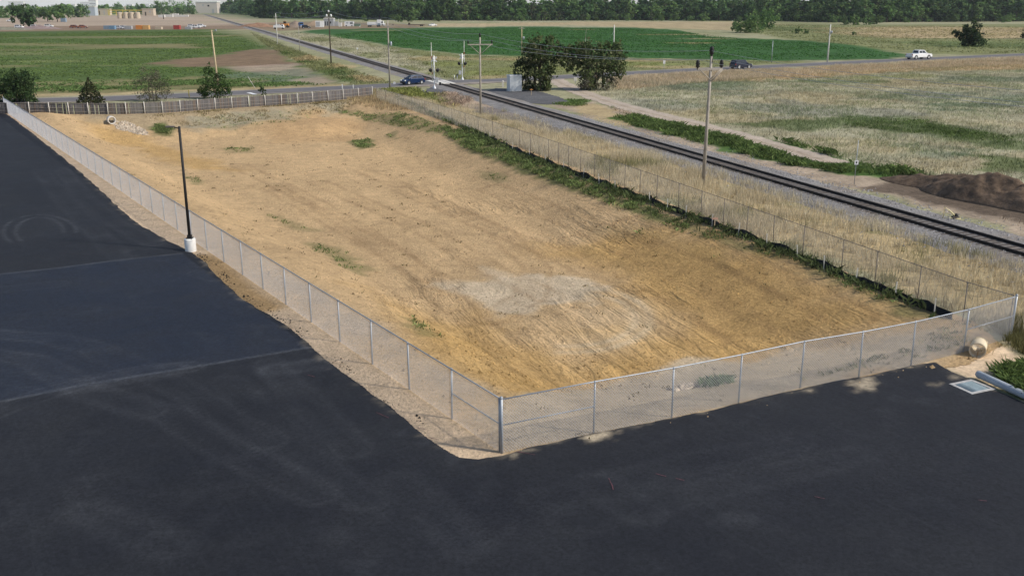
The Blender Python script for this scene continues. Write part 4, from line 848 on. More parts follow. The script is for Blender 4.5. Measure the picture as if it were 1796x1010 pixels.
TLL = ['tall dark green tree in the dense tree line beyond the fields', 'narrow mid green tree in the dense tree line beyond the fields', 'spreading dark tree in the dense tree line beyond the fields', 'bright green rounded tree in the dense tree line beyond the fields', 'greyish green loose tree in the dense tree line beyond the fields']
pr = [proto(20, 15, DKG, 21, 1700, 1.05, TLL[0], .10, .42, TL), proto(21, 11.5, MDG + DKG[:1], 22, 1500, 1.0, TLL[1], .10, .44, TL), proto(18, 17, DKG[:3] + MDG[:1], 23, 1700, 1.1, TLL[2], .08, .40, TL), proto(14, 14, MDG + PLG[:1], 24, 1400, .95, TLL[3], .04, .42, TL), proto(17, 11, OLV + MDG[1:2], 25, 1200, .9, TLL[4], .08, .42, TL)]
used_proto = set()
def plant_copy(k, x, y, s, rz, sz=None, label=None, group=None):
    o = pr[k] if k not in used_proto and label is None else copy_tree(pr[k])
    if label is None: used_proto.add(k)
    o.location = (x, y, 0); o.rotation_euler = (0, 0, rz); o.scale = (s, s, sz or s)
    if label:
        o['label'] = label
        if group: o['group'] = group
        elif 'group' in o: del o['group']
    return o
trx = np.array([370, 420, 470, 560, 700, 900, 1100, 1300, 1500, 1800, 1900]); trb = np.array([22, 25, 33, 32.5, 36, 37, 36, 37, 40, 38, 37])
for row, (dep, st, sl_) in enumerate(((0, 21, 1.0), (16, 23, 1.12), (36, 26, 1.22), (70, 32, 1.3))):
    px = 385 + row * 11
    while px < 1860:
        b = np.interp(px, trx, trb); q = g2(px, b); dd = math.hypot(*q); ux, uy = q[0] / dd, q[1] / dd; e = dep + random.uniform(-6, 10)
        k = random.choices(range(5), (4, 2.2, 3.4, 2.2 if row == 0 else .6, .8))[0]
        if px > 1250 and k in (3, 4) and random.random() < .6: k = 0
        s = sl_ * random.uniform(.82, 1.15) * (1.0 if px > 480 else 1.1); plant_copy(k, q[0] + ux * e, q[1] + uy * e, s * random.uniform(1.05, 1.35), random.uniform(0, 6.28), s * random.uniform(.75, 1.15))
        px += st * random.uniform(.75, 1.25) * (860 / dd)**.8
for (px, b, s) in [(700, 39, .5), (720, 38.5, .42), (905, 37.5, .40), (940, 37, .5), (1045, 37, .5), (1080, 36.5, .55), (1100, 37, .45), (1480, 44, .55), (1500, 44.5, .6), (1520, 44, .5), (1535, 43, .55), (1760, 40, .45), (640, 38, .45), (535, 33, .45), (770, 38, .4), (1160, 37, .42)]:
    q = g2(px, b); plant_copy(3, q[0], q[1], s, random.uniform(0, 6.28), s * .85)
for k_ in range(46):                        # lower growth along the foot of the tree line
    px = 400 + k_ * 32 + random.uniform(-14, 14); q = g2(px, np.interp(px, trx, trb) + random.uniform(0, .9)); s_ = random.uniform(.28, .55); plant_copy(random.choice((3, 3, 4)), q[0], q[1], s_ * 1.3, random.uniform(0, 6.28), s_)
for k_ in range(30):                        # trees among the buildings behind the gas plant
    px = -15 + k_ * 13.2 + random.uniform(-5, 5)
    if 338 < px < 392: continue
    q = g2(px, random.uniform(22.5, 27)); s_ = random.uniform(.5, .8); plant_copy(random.choice((1, 2, 3)), q[0], q[1], s_ * 1.25, random.uniform(0, 6.28), s_, 'green tree in the loose belt behind the far gas plant', 'trees behind the gas plant')
# the nearer trees, each its own
def tree_at(px, by, top, wpx, cols, seed, n, leaf, label, name='tree', low=.1, wid=.42, nl=16, trunk=True):
    q = G(px, by); H = HT(px, by, top); Wd = wpx * MPP(by); t_ = thing(name, (q[0], q[1], 0), label, 'tree' if name == 'tree' else 'shrub')
    trunk_obj(H, max(.06, H * .025), t_, 6, seed); crown_obj(cloud(lobes_round(seed, H, Wd, nl, low, wid), n, leaf, cols, seed), t_); return t_
VDK = [(.030, .056, .021), (.042, .070, .026), (.055, .085, .032)]
tree_at(42, 49.5, 11, 44, VDK + DKG[:1], 31, 1800, .9, 'big dark round tree on a thick trunk at the far end of the left field', low=.22)
tree_at(1697, 82, 42, 46, VDK, 32, 2600, .55, 'solitary round dark tree in the grass behind the white pickup', low=.03, wid=.5)
tree_at(1812, 68, 26, 40, VDK, 33, 1800, .6, 'dark tree cut off by the right edge below the tree line', low=.03)
tree_at(1312, 58, 28, 48, MDG, 34, 2200, .6, 'rounded mid green tree at the corner of the deep green crop, front of a pair', low=.02, wid=.5)
tree_at(1338, 52, 16, 48, MDG + DKG[:2], 35, 2200, .65, 'rounded green tree behind the front one of the pair by the deep green crop', low=.02, wid=.48)
tree_at(1290, 55, 38, 18, MDG, 36, 700, .5, 'small low bush at the left foot of the paired green trees', 'shrub', low=.02)
for (px, b, tp, wp, lab) in [(1400, 60, 49, 20, 'low green bush in the pasture left of the pale pole'), (1414, 60, 53, 12, 'smaller bush beside the low green bush in the pasture'), (1496, 62, 56, 9, 'tiny brown-green bush in the tan pasture right of the pale pole')]:
    tree_at(px, b, tp, wp, PLG[:1] + MDG, int(px), 350, .45, lab, 'shrub', low=.02, wid=.5, nl=8)
for (px, b, tp, wp, lab) in [(6, 32, 13, 32, 'green tree at the left edge behind the big dark round tree'), (30, 30, 9, 34, 'broad green tree rising behind the big dark round tree'), (64, 33, 11, 30, 'green tree just right of the big dark round tree'), (84, 38, 12, 28, 'bare-trunked tree, left of two on the pale far yard'), (101, 39, 10, 30, 'bare-trunked tree, right of two on the pale far yard'), (120, 31, 10, 30, 'bushy green tree right of the bare-trunked pair'), (140, 31, 10, 28, 'round bright tree beside the grey plant building'), (206, 25, 7, 26, 'green tree behind the yellow gantry, left of the mast'), (244, 25, 8, 24, 'green tree behind the yellow gantry, right of the mast'), (284, 26, 4, 36, 'broad green tree above the white pipe racks'), (306, 26, 2, 36, 'green tree between the broad one and the dark column tree'), (332, 25, -5, 26, 'dark column-shaped tree left of the pale warehouse')]:
    tree_at(px, b, tp, wp, MDG + DKG[:2], int(px) + 7, 900, 1.3, lab, low=.25 if 'trunk' in lab else .06, wid=.48)
# roadside pair of ragged dark trees by the cabinet
def lobed(name, px, by, label, px_lobes, n, leaf, cols, seed, tr=.22, cat='tree', trunks=((0, 0),)):
    q = G(px, by); mp_ = MPP(by) ; t_ = thing(name, (q[0], q[1], 0), label, cat); L = []
    for (lx, ly, rx, rz, dy) in px_lobes:
        zc = HT(px, by, ly); L.append(((lx - px) * mp_, dy, zc, rx * mp_, rx * mp_ * .9, rz * mp_, rx * rz))
    H = max(a[2] for a in L)
    for tx, ty in trunks:
        o_ = trunk_obj(H, tr, t_, 7, seed + int(tx * 3), .3, .95, .3); o_.location = (tx, ty, 0)
    crown_obj(cloud(L, n, leaf, cols, seed, .45), t_); return t_
ODK = [(.085, .12, .042), (.115, .145, .056), (.145, .16, .08), (.06, .09, .034)]
lobed('tree', 947, 160, 'ragged dark roadside tree just right of the metal cabinet', [(945, 80, 20, 14, 0), (968, 76, 14, 12, 1), (930, 95, 16, 14, -1), (960, 100, 24, 16, 0), (922, 118, 16, 14, 0), (915, 135, 12, 12, 1), (945, 122, 26, 18, -.5), (985, 108, 10, 12, .5), (990, 118, 8, 10, 0), (982, 92, 12, 10, .5), (940, 145, 22, 14, 0), (928, 154, 14, 10, .5), (958, 150, 10, 12, 0)], 5200, .30, ODK, 41, .25, trunks=((0, 0), (-.8, .5)))
lobed('tree', 1045, 158, 'wider ragged dark tree on the right of the dirt track mouth', [(1000, 96, 12, 12, .4), (1012, 84, 16, 12, 0), (1035, 92, 22, 16, 0), (1072, 84, 14, 14, .5), (1080, 104, 14, 18, 0), (1055, 110, 28, 20, -.5), (1015, 108, 16, 16, .5), (1008, 122, 8, 10, 0), (1070, 128, 22, 16, 0), (1035, 132, 22, 18, -1)], 5200, .30, ODK, 42, .22, trunks=((0, 0), (1.2, .4), (-1.4, .2)))
lobed('shrub', 1045, 158, 'greyish brown twiggy thicket at the foot of the wider ragged tree', [(1035, 142, 22, 12, -1.6), (1062, 146, 18, 10, -1.4), (1025, 150, 12, 8, -1.2)], 1300, .20, [(.13, .11, .08), (.09, .10, .055), (.16, .14, .11)], 43, .05, 'shrub')
# dead snag poking out of the wider tree
q = G(1024, 158); o_ = thing('dead_snag', (q[0], q[1] + .6, 0), 'bare pale dead branch sticking up above the ragged trees', 'dead branch')
MB().tube([(0, 0, 0), (.2, 0, 6), (.1, 0, 8.3)], [.09, .07, .04], 5).tube([(.17, 0, 7), (.7, 0, 8.4)], [.04, .02], 4).tube([(.12, 0, 8), (.25, 0, 9.7)], [.035, .015], 4).build('branch', M_WOODPOLE, o_)
# the four plants along the back fence
def q_along(px, by): return G(px, by)
tree_at(30, 180, 124, 74, VDK, 51, 6500, .20, 'large dark round tree behind the slatted fence at the left edge', low=.05, wid=.46, nl=22)
q = G(160, 183); Hc = HT(160, 183, 137); t_ = thing('conifer', (q[0], q[1], 0), 'dark conical conifer behind the slatted fence', 'tree'); trunk_obj(Hc, .1, t_, 0, 1, .02, .95)
L = []; g_ = random.Random(5)
for k in range(13):
    f_ = k / 12; rr = (1 - f_) * 2.15 + .06; z_ = .3 + f_ * (Hc - .35); nb = max(1, int(15 * (1 - f_)) + 1); a0_ = g_.uniform(0, 6.28)
    for j in range(nb):
        a_ = a0_ + 6.283 * j / nb + g_.uniform(-.2, .2)
        for fr_ in (.45, .85): L.append((math.cos(a_) * rr * fr_, math.sin(a_) * rr * fr_, z_ - .16 * rr * fr_, .12 + rr * .16, .12 + rr * .16, .10, 1 if fr_ > .5 else .6))
crown_obj(cloud(L, 5600, .15, [(.045, .060, .028), (.065, .075, .033), (.09, .090, .042)], 52, .2, .3, 6), t_)
lobed('shrub', 269, 178, 'sparse grey-green shrub behind the slatted fence', [(268, 128, 18, 12, 0), (262, 140, 20, 14, .3), (280, 142, 20, 16, -.3), (255, 156, 16, 14, 0), (288, 158, 16, 14, .3), (270, 160, 24, 16, 0), (270, 172, 28, 10, 0)], 2700, .13, [(.14, .14, .09), (.19, .17, .12), (.10, .115, .06)], 53, .06, 'shrub', ((0, 0), (.4, .1), (-.5, -.1)))
lobed('shrub', 378, 174, 'bright green pointed shrub in front of the tan pole', [(370, 122, 8, 10, 0), (372, 135, 12, 12, 0), (390, 138, 10, 10, .4), (366, 148, 14, 10, -.3), (385, 150, 18, 12, 0), (376, 160, 24, 12, 0), (395, 160, 10, 10, .3), (358, 164, 10, 8, 0)], 3000, .16, [(.055, .10, .025), (.08, .135, .035), (.04, .08, .02)], 54, .06, 'shrub', ((0, 0), (.6, .1)))
lobed('shrub', 462, 168, 'small dark spiky bush behind the slatted fence', [(462, 155, 4, 7, 0), (457, 160, 4, 5, 0), (467, 161, 4, 4, 0), (462, 164, 7, 4, 0)], 380, .12, VDK, 55, .03, 'shrub')
# hazy woodland and rooftops of the town at the horizon
L = []
for k in range(330):
    d_ = random.uniform(1500, 3600); px = random.uniform(-250, 2050) if k > 150 else random.uniform(-100, 400); xx = (px - 898) / F * d_; h_ = random.uniform(8, 15); L.append((xx, d_, h_ * .5, h_ * random.uniform(.7, 1.3), h_ * .8, h_ * .5, h_ * h_))
V, Fc, C = cloud(L, 30000, 2.6, MDG + DKG[:2], 77, .4)
tag(raw('distant_woodland', V, Fc, M_LEAF, C), 'hazy mass of far-off trees along the horizon behind the town', 'woodland', kind='stuff')

# ---------------------------------------------------------------- poles, wires, crossing gear
def pole(px, by, top, r, mat, label, name='utility_pole', cat='utility pole', lean=0):
    q = G(px, by); H = HT(px, by, top); t_ = thing(name, (q[0], q[1], 0), label, cat)
    MB().tube([(0, 0, -.2), (lean * .5, 0, H * .5), (lean, 0, H)], [r, r * .80, r * .62], 10).build('pole', mat, t_); return t_, H
_ins = {}
def insulator(p, t_, s=1.0):
    if 'm' not in _ins:
        o = MB().lathe((0, 0, 0), [(.03, -.12), (.05, 0), (.11, .05), (.08, .12), (.12, .18), (.08, .25), (.10, .30), (.03, .36)], 8).build('insulator', M_BLACK, t_); _ins['m'] = o.data
    else: o = link('insulator', _ins['m'], t_)
    o.location = p; o.scale = (s, s, s); return o
LU = math.atan2(RN[1], RN[0]) - .1
def cross(t_, H, zc, half, mat=M_WOODPOLE, vee=True, rz=LU, ins=True, s=1.0):
    c_, s_ = math.cos(rz), math.sin(rz)
    MB().box((-s_ * -.14, c_ * -.14, zc), (half * 2, .10, .13), rz).build('crossarm', mat, t_)
    for sg in (-1, 1):
        if vee:
            MB().tube([(sg * half * .85 * c_ + s_ * .2, sg * half * .85 * s_ - c_ * .2, zc - .03), (s_ * .2, -c_ * .2, zc - half * .75)], .035, 5).build('brace', mat, t_)
        if ins: insulator((sg * half * .95 * c_, sg * half * .95 * s_, zc + .12), t_, s)
    return [(sg * half * .95 * c_, sg * half * .95 * s_, zc + .45 * s) for sg in (-1, 1)]
tips = []
def tipset(t_, H, arms): tips.append([tuple(t_.location + Vector(p)) for p in [arms[0], (0, 0, H + .4), arms[1]]])
b, H = pole(1233, 325, 99, .15, M_WOODPOLE, 'tall weathered utility pole in the dry grass between fence and railway, nearest of the line', lean=.1); zt = HT(1233, 325, 119)
arms = cross(b, H, zt - .1, 1.0, s=1.5); insulator((.1, 0, H + .1), b, 1.7); MB().tube([(.16, -.05, H - .5), (.14, 0, H + .2)], .05, 6).build('bracket', M_BLACK, b); MB().tube([(.12, -.2, zt - 1.0), (.95, -.1, zt - .15)], .05, 5).build('brace', M_WOODPOLE, b)
big = (b, H, arms)
tipset(b, H, arms)
b, H = pole(843, 205, 66, .15, M_WOODPOLE, 'T-shaped utility pole with V braces standing between the crossing signals and the metal cabinet'); arms = cross(b, H, HT(843, 205, 78.5), 1.55, s=1.0); insulator((0, 0, H + .05), b, 1.3); tipset(b, H, arms)
b, H = pole(684, 157, 36, .16, M_WOODPOLE, 'grey utility pole beside the road, just left of the blue hatchback'); arms = cross(b, H, H - .9, .9, vee=False, s=.6); MB().lathe((.42, -.1, H - 4), [(.16, 0), (.18, .1), (.18, .55), (.1, .65)], 8).build('transformer', M_GALV, b); tipset(b, H, arms)
b, H = pole(581, 115, 22, .17, M_DARKPOLE, 'dark slender utility pole left of the railway, with pale insulators at its head'); arms = cross(b, H, HT(581, 115, 31), 1.0, vee=False, ins=False); MB().lathe((0, 0, H), [(.08, 0), (.2, .05), (.2, .35), (.05, .5)], 8).build('insulator', M_WHITE, b); tipset(b, H, arms)
for sg in (-1, 1): MB().lathe((sg * .5, 0, HT(581, 115, 31) + .1), [(.06, 0), (.2, .05), (.2, .5), (.05, .6)], 8).build('insulator', M_WHITE, b)
b, H = pole(526, 92, 44, .10, M_WOODPOLE, 'thin pale pole right beside the track, between two taller utility poles'); 
b, H = pole(487, 80, 24, .18, M_CONC, 'pale utility pole far up the left side of the track, by the white work truck'); arms = cross(b, H, H - 1.2, .9, vee=False, s=.7); tipset(b, H, arms)
b, H = pole(384, 163, 53, .17, M_TANPOLE, 'tan leaning utility pole rising out of the bright green shrub', lean=-.35); MB().tube([(-.35, 0, H - .25), (.3, -.1, H - .1)], .04, 5).lathe((.35, -.1, H - .2), [(.1, 0), (.14, .1), (.1, .3)], 8).build('insulator', M_GALV, b)
q = G(448, 156); o_ = thing('guy_wire', (q[0], q[1], 0), 'pale slanting guy rod at the edge of the left field', 'guy wire'); MB().tube([(0, 0, 0), (-1.1, 0, 2.0)], .035, 5).build('rod', M_CONC, o_)
b, H = pole(915, 97, 48, .17, M_TANPOLE, 'pole with a transformer drum standing left of the ragged tree'); cross(b, H, H - .3, .9, vee=False, s=.6); MB().lathe((.5, -.1, H - 3.4), [(.1, 0), (.24, .05), (.24, .8), (.1, .9)], 10).build('transformer', M_GALV, b)
b, H = pole(1076, 97, 44, .19, M_CONC, 'pale pole rising behind the wider ragged tree'); MB().tube([(0, 0, H - 1.5), (-1.8, 0, H - 5)], .02, 4).build('guy_wire', M_GALV, b)
b, H = pole(1353, 110, 72, .10, M_GALV, 'thin grey post at the roadside, right of the dark SUV', 'roadside_post', 'post')
b, H = pole(1451, 110, 43, .19, M_CONC, 'tall pale utility pole at the end of the deep green crop'); MB().lathe((.35, -.1, H - 2.2), [(.1, 0), (.22, .05), (.22, .6), (.1, .7)], 8).build('transformer', M_GALV, b)
def wire(a, b_, sag, label, grp, r=.014):
    a, b_ = Vector(a), Vector(b_); mb = MB(); mb.tube([a.lerp(b_, k / 16) - Vector((0, 0, sag * 4 * (k / 16) * (1 - k / 16))) for k in range(17)], r, 4, False)
    tag(mb.build('power_line', M_GALV, None), label, 'wire', grp)
nxt = [tuple(Vector(tips[0][k]) + Vector((RU[0] * 47 + 1.0, RU[1] * 47, 0))) for k in range(3)]
chain = [nxt] + tips[:5]
WL = ['leaving the frame on the right from the nearest tall pole', 'between the nearest tall pole and the T-shaped pole', 'between the T-shaped pole and the grey roadside pole', 'between the grey roadside pole and the dark slender pole', 'between the dark slender pole and the far pale pole']
for i in range(5):
    for k in range(3): wire(chain[i][k], chain[i + 1][k], .7, 'thin overhead wire ' + WL[i], 'overhead wires of the railway pole line', .012 + .003 * i)
# black light pole on a white drum
q = G(335, 441); H = HT(335, 441, 222); t_ = thing('light_pole', (q[0], q[1], 0), 'black parking-lot light pole on a white concrete drum at the asphalt edge', 'light pole')
MB().lathe((0, 0, 0), [(.30, -.2), (.31, .70), (.29, .75), (0, .76)], 20).build('concrete_base', plain('white concrete drum', (.78, .77, .74), .8, var=.1), t_)
MB().box((0, 0, .785), (.34, .34, .05)).build('base_plate', M_BLACK, t_)
MB().box((0, 0, .88), (.22, .22, .16)).build('base_cover', M_BLACK, t_)
MB().tube([(0, 0, .8), (0, 0, H)], [.085, .07], 8).build('pole', M_BLACK, t_)
MB().tube([(0, 0, H - .12), (-.30, .04, H - .04)], .03, 6).build('arm', M_BLACK, t_); lh = MB().box((-.52, .06, H - .02), (.46, .28, .06), .1).build('lamp_head', plain('lamp housing', (.10, .085, .075), .5), t_, .01)
MB().box((-.52, .06, H - .053), (.36, .2, .012), .1).build('lens', M_GALV, lh)
# crossing signals
def signal(px, by, gate_top, mast_top, label, flip):
    q = G(px, by); Hm = HT(px, by, mast_top); Hg = HT(px, by, gate_top); t_ = thing('crossing_signal', (q[0], q[1], 0), label, 'crossing signal')
    MB().lathe((0, 0, 0), [(.32, 0), (.30, .1), (.12, .5), (.10, .6), (.075, .7), (.07, Hm), (0, Hm + .05)], 10).build('mast', M_SILVER, t_)
    MB().box((flip * .42, .05, 1.35), (.50, .42, .72)).build('mechanism', M_SILVER, t_, .03)
    ga = MB()
    for k in range(9): pass
    MB().tube([(-flip * .32, .12, 1.2), (-flip * .36, .12, Hg * .55), (-flip * .40, .12, Hg)], [.075, .055, .045], 6).build('gate_arm', plain('gate arm paint', (.66, .66, .58), .6), t_)
    for k in range(4):
        z_ = 2.2 + k * (Hg - 2.4) / 4; MB().box((-flip * (.335 + .02 * k), .12, z_ + .3), (.125, .125, .42)).build('stripe', M_RED if k % 2 == 0 else M_WHITE, t_)
    MB().box((0, 0, 3.0), (1.5, .07, .07)).build('light_bar', M_SILVER, t_)
    for sg in (-1, 1):
        lt = MB(); lt.v = []; lt.lathe((0, 0, 0), [(0, 0), (.30, 0), (.31, .03), (.30, .05), (0, .05)], 14); lamp = lt.build('flasher', M_BLACK, t_); lamp.location = (sg * .55, -.06, 3.0); lamp.rotation_euler = (R(90), 0, R(25))
        MB().lathe((0, 0, 0), [(.13, -.22), (.13, .0)], 10).build('hood', M_BLACK, lamp).location = (0, 0, .2)
        bk_ = lamp.copy(); COL.objects.link(bk_); bk_.parent = t_; bk_.location = (sg * .58, .12, 3.02)
    for sg in (-1, 1):
        MB().box((0, 0, 0), (1.2, .03, .2)).build('crossbuck', M_WHITE, t_).matrix_local = Matrix.Translation((0, .09, Hm - .6)) @ Matrix.Rotation(R(40 * sg), 4, 'Y')
    MB().box((flip * .95, .05, .8), (.35, .12, .5)).build('counterweight', M_BLACK, t_); return t_
signal(762, 156, 75, 98, 'crossing signal with raised gate on the near side of the track, by the blue hatchback', 1)
signal(811, 141, 72, 94, 'level crossing signal with raised gate on the far side of the track', -1)
for k, px in enumerate((797, 802)):
    q = G(px, 141); MBo = MB().tube([(0, 0, -.1), (0, 0, .95)], .06, 6).build('bollard', M_SILVER); MBo.location = (q[0], q[1], 0); tag(MBo, 'low pale post beside the far crossing signal', 'bollard', 'posts by the far crossing signal')
# signal cabinet
q = G(902, 160); t_ = thing('signal_cabinet', (q[0], q[1] - .3, 0), 'pale ribbed metal signal cabinet on the dark gravel pad', 'cabinet', .30)
MB().box((0, 0, 1.28), (2.0, 1.7, 2.36)).build('wall', plain('cabinet enamel', (.56, .60, .63), .5, .1, .05), t_)
for k in range(9): MB().box((-.9 + k * .225, -.865, 1.26), (.05, .05, 2.3)).build('rib', M_SILVER, t_)
MB().box((0, 0, .05), (2.1, 1.8, .12)).build('foundation', M_CONC, t_); MB().box((0, 0, 2.52), (2.14, 1.84, .12)).build('roof', M_WHITE, t_, .02); MB().box((1.008, 0, 1.15), (.03, .9, 1.9)).build('door', M_SILVER, t_)
q = G(882, 153); o_ = thing('utility_pedestal', (q[0], q[1], 0), 'small pale pedestal box left of the metal cabinet', 'pedestal'); MB().box((0, 0, .45), (.3, .3, .9)).lathe((0, 0, .9), [(.19, 0), (.17, .1), (0, .2)], 8).build('housing', M_CONC, o_)
q = G(1009, 147); o_ = thing('utility_box', (q[0], q[1], 0), 'small pale box on a post at the mouth of the dirt track', 'utility box'); MB().tube([(0, 0, 0), (0, 0, .5)], .05, 6).build('post', M_GALV, o_); MB().box((0, 0, .75), (.55, .25, .6)).build('housing', M_CONC, o_, .02)
q = G(932, 168); o_ = thing('marker_stake', (q[0], q[1], 0), 'orange-topped wooden stake on the bare ground below the ragged tree', 'stake'); MB().box((0, 0, .5), (.07, .07, 1.1)).build('stake', M_WOOD, o_); MB().box((0, -.04, .9), (.45, .05, .12)).build('flag', M_ORANGE, o_)
def post_sign(px, by, top, col, w_, h_, label, name='marker_post', cat='marker post', pr_=.035, pm=None):
    q = G(px, by); H = HT(px, by, top); t_ = thing(name, (q[0], q[1], 0), label, cat); MB().tube([(0, 0, -.1), (0, 0, H)], pr_, 6).build('post', pm or M_GALV, t_)
    if w_: MB().box((0, -pr_ - .015, H - h_ / 2), (w_, .02, h_)).build('plate', col, t_)
    return t_, H
post_sign(332, 172, 158, M_YELLOW, .12, .9, 'yellow marker post behind the slatted fence, left of the bright green shrub', pr_=.05, pm=M_YELLOW)
post_sign(601, 161, 148, M_WHITE, .14, .7, 'white marker post at the roadside, left of a pair behind the fence end', pr_=.05, pm=M_CONC)
post_sign(620, 158, 149, M_WHITE, .14, .5, 'white marker post at the roadside, right of a pair behind the fence end', pr_=.05, pm=M_CONC)
post_sign(692, 150, 144, M_WHITE, .36, .4, 'small white marker disc beside the road in front of the blue hatchback')
post_sign(627, 90, 84, M_WHITE, .45, .5, 'tiny white marker in the pale grass right of the track')
post_sign(1061, 152, 145, M_WHITE, .3, .4, 'small white marker at the foot of the wider ragged tree')
post_sign(1164, 132, 106, M_WHITE, .45, .7, 'thin roadside post with a small pale sign, right of the ragged trees', 'road_sign', 'road sign')
for (px, by) in ((1281, 118), (1297, 124)): post_sign(px, by, by - 9, M_WHITE, .12, .5, 'short white delineator post at the roadside beside the dark SUV' if px > 1290 else 'short white delineator post behind the tail of the dark SUV', 'delineator_post', 'delineator', .04, M_WHITE)
t_, H = post_sign(1498, 324, 246, M_WHITE, .01, .01, 'slim milepost with a small square white sign beside the ballast, left of the soil mound', 'milepost', 'railway sign', .025)
MB().box((0, -.045, HT(1498, 324, 285)), (.30, .02, .34)).build('sign_plate', M_WHITE, t_); MB().box((0, -.058, HT(1498, 324, 285)), (.09, .006, .16)).build('mark', M_BLACK, t_)
# survey stake by the silt fence
q = GL(1253, 401); t_ = thing('survey_stake', (q[0], q[1], q[2]), 'pale wooden T-shaped survey stake with pink ribbon by the silt fence', 'stake')
MB().box((0, 0, .35), (.06, .05, .75)).build('stake', M_WOOD, t_); MB().box((0, -.03, .64), (.36, .03, .09), .1).build('crosspiece', plain('pink flagging', (.62, .36, .27), .8), t_); MB().tube([(.15, 0, .62), (.28, -.1, .35)], .02, 4).build('ribbon', bpy.data.materials['pink flagging'], t_)
# yellow switch stand by the ballast
q = G(1668, 386); t_ = thing('derail_stand', (q[0], q[1], .1), 'small switch stand with pale yellow lever frame beside the track, before the soil mound', 'switch stand')
MB().box((.25, 0, .08), (.45, .3, .14)).build('base', M_TIE, t_, .03); py_ = plain('pale yellow paint', (.68, .60, .34), .6)
MB().tube([(-.55, 0, .0), (-.5, 0, .75), (-.15, 0, .5), (.2, 0, .2)], .05, 6).build('lever', py_, t_); MB().tube([(-.55, 0, .02), (-.05, -.1, .05), (.55, -.15, .02)], .03, 6).build('throw_rod', py_, t_); MB().lathe((.3, 0, .14), [(.13, 0), (.13, .10), (.07, .18), (0, .2)], 10).build('housing', M_BLACK, t_)

# ---------------------------------------------------------------- things at the front right corner
q = G(1716, 626); t_ = thing('pipe_section', (q[0] + .1, q[1] + .3, .29), 'short cut section of wide tan drain pipe lying outside the front fence corner', 'pipe', R(61))
M_PIPE = plain('tan pipe', (.66, .56, .40), .7, var=.15, scale=6, bs=.15)
def ring(x0, x1, ro, ri, a0=0, a1=2 * math.pi, n=28):
    v = []; f = []; full = abs(a1 - a0 - 2 * math.pi) < 1e-6; m_ = n if full else n + 1
    for k in range(m_):
        a = a0 + (a1 - a0) * k / n; c, s_ = math.cos(a), math.sin(a)
        v += [(x0, ro * c, ro * s_), (x1, ro * c, ro * s_), (x1, ri * c, ri * s_), (x0, ri * c, ri * s_)]
    for k in range(n):
        a, b_ = k * 4, ((k + 1) % m_) * 4
        for j in range(4): f.append((a + j, a + (j + 1) % 4, b_ + (j + 1) % 4, b_ + j))
    if not full: f += [(0, 1, 2, 3), (m_ * 4 - 4, m_ * 4 - 3, m_ * 4 - 2, m_ * 4 - 1)]
    return v, f
mb = MB(); mb.add(*ring(-.42, .40, .30, .272), True)
for xx in (-.42, .36): mb.add(*ring(xx, xx + .035, .315, .29))
mb.build('pipe_wall', M_PIPE, t_)
mb = MB(); mb.add(*ring(.40, .85, .285, .26, R(170), R(380), 20), True); mb.build('broken_sleeve', M_PIPE, t_)
# drain inlet: concrete collar, recessed grate
cs = GP([(1664, 676), (1703, 668), (1746, 685), (1704, 694)]); cc = cs.mean(0); t_ = thing('drain_inlet', (cc[0], cc[1], .0), 'square storm drain inlet with pale concrete collar set in the asphalt', 'drain')
ca = cs - cc; inn = ca * .77
v = []; 
for ringp, zz in ((ca * 1.0, .075), (inn, .075), (inn, .0)): v += [(p[0], p[1], zz) for p in ringp]
mb = MB(); mb.add(v, [(k, (k + 1) % 4, 4 + (k + 1) % 4, 4 + k) for k in range(4)] + [(4 + k, 4 + (k + 1) % 4, 8 + (k + 1) % 4, 8 + k) for k in range(4)])
v2 = [(p[0], p[1], zz) for zz in (.075, .0) for p in ca]; mb.add(v2, [(k, (k + 1) % 4, 4 + (k + 1) % 4, 4 + k) for k in range(4)])
mb.build('concrete_collar', plain('drain concrete', (.42, .41, .40), .9, var=.3, scale=7), t_)
e1 = (inn[1] - inn[0]); e2 = (inn[3] - inn[0]); M_GRATE = plain('blue grey grate', (.25, .33, .38), .5, .2)
MB().add([(p[0] * .99, p[1] * .99, .035) for p in inn], [(0, 1, 2, 3)]).build('grate_bed', plain('sediment', (.11, .13, .15), .9), t_)
for k in range(13):
    a = inn[0] + e2 * (k + .5) / 13; b_ = a + e1; MB().tube([(a[0], a[1], .062), (b_[0], b_[1], .062)], .018, 4).build('grate_bar', M_GRATE, t_)
a, b_ = G(1713, 664), G(1856, 730); t_ = thing('edge_pipe', (a[0], a[1], 0), 'pale blue-grey pipe lying along the asphalt edge at the right', 'pipe')
d_ = Vector(b_) - Vector(a); nn = d_.normalized()
MB().tube([Vector((0, 0, .2)), Vector((0, 0, .2)) + nn * .06, Vector((0, 0, .2)) + d_], [.11, .135, .135], 16).build('pipe_wall', plain('weathered pipe', (.36, .40, .44), .55, var=.1, scale=2), t_)
# culvert end by the riprap
q = GL(196, 217); t_ = thing('culvert_end', q, 'pale concrete culvert end above the riprap near the far fence', 'culvert', -1.0)
mb = MB(); mb.add(*ring(-.55, .35, .48, .38), True); o_ = mb.build('culvert_pipe', M_CONC, t_); o_.location = (0, 0, .42)
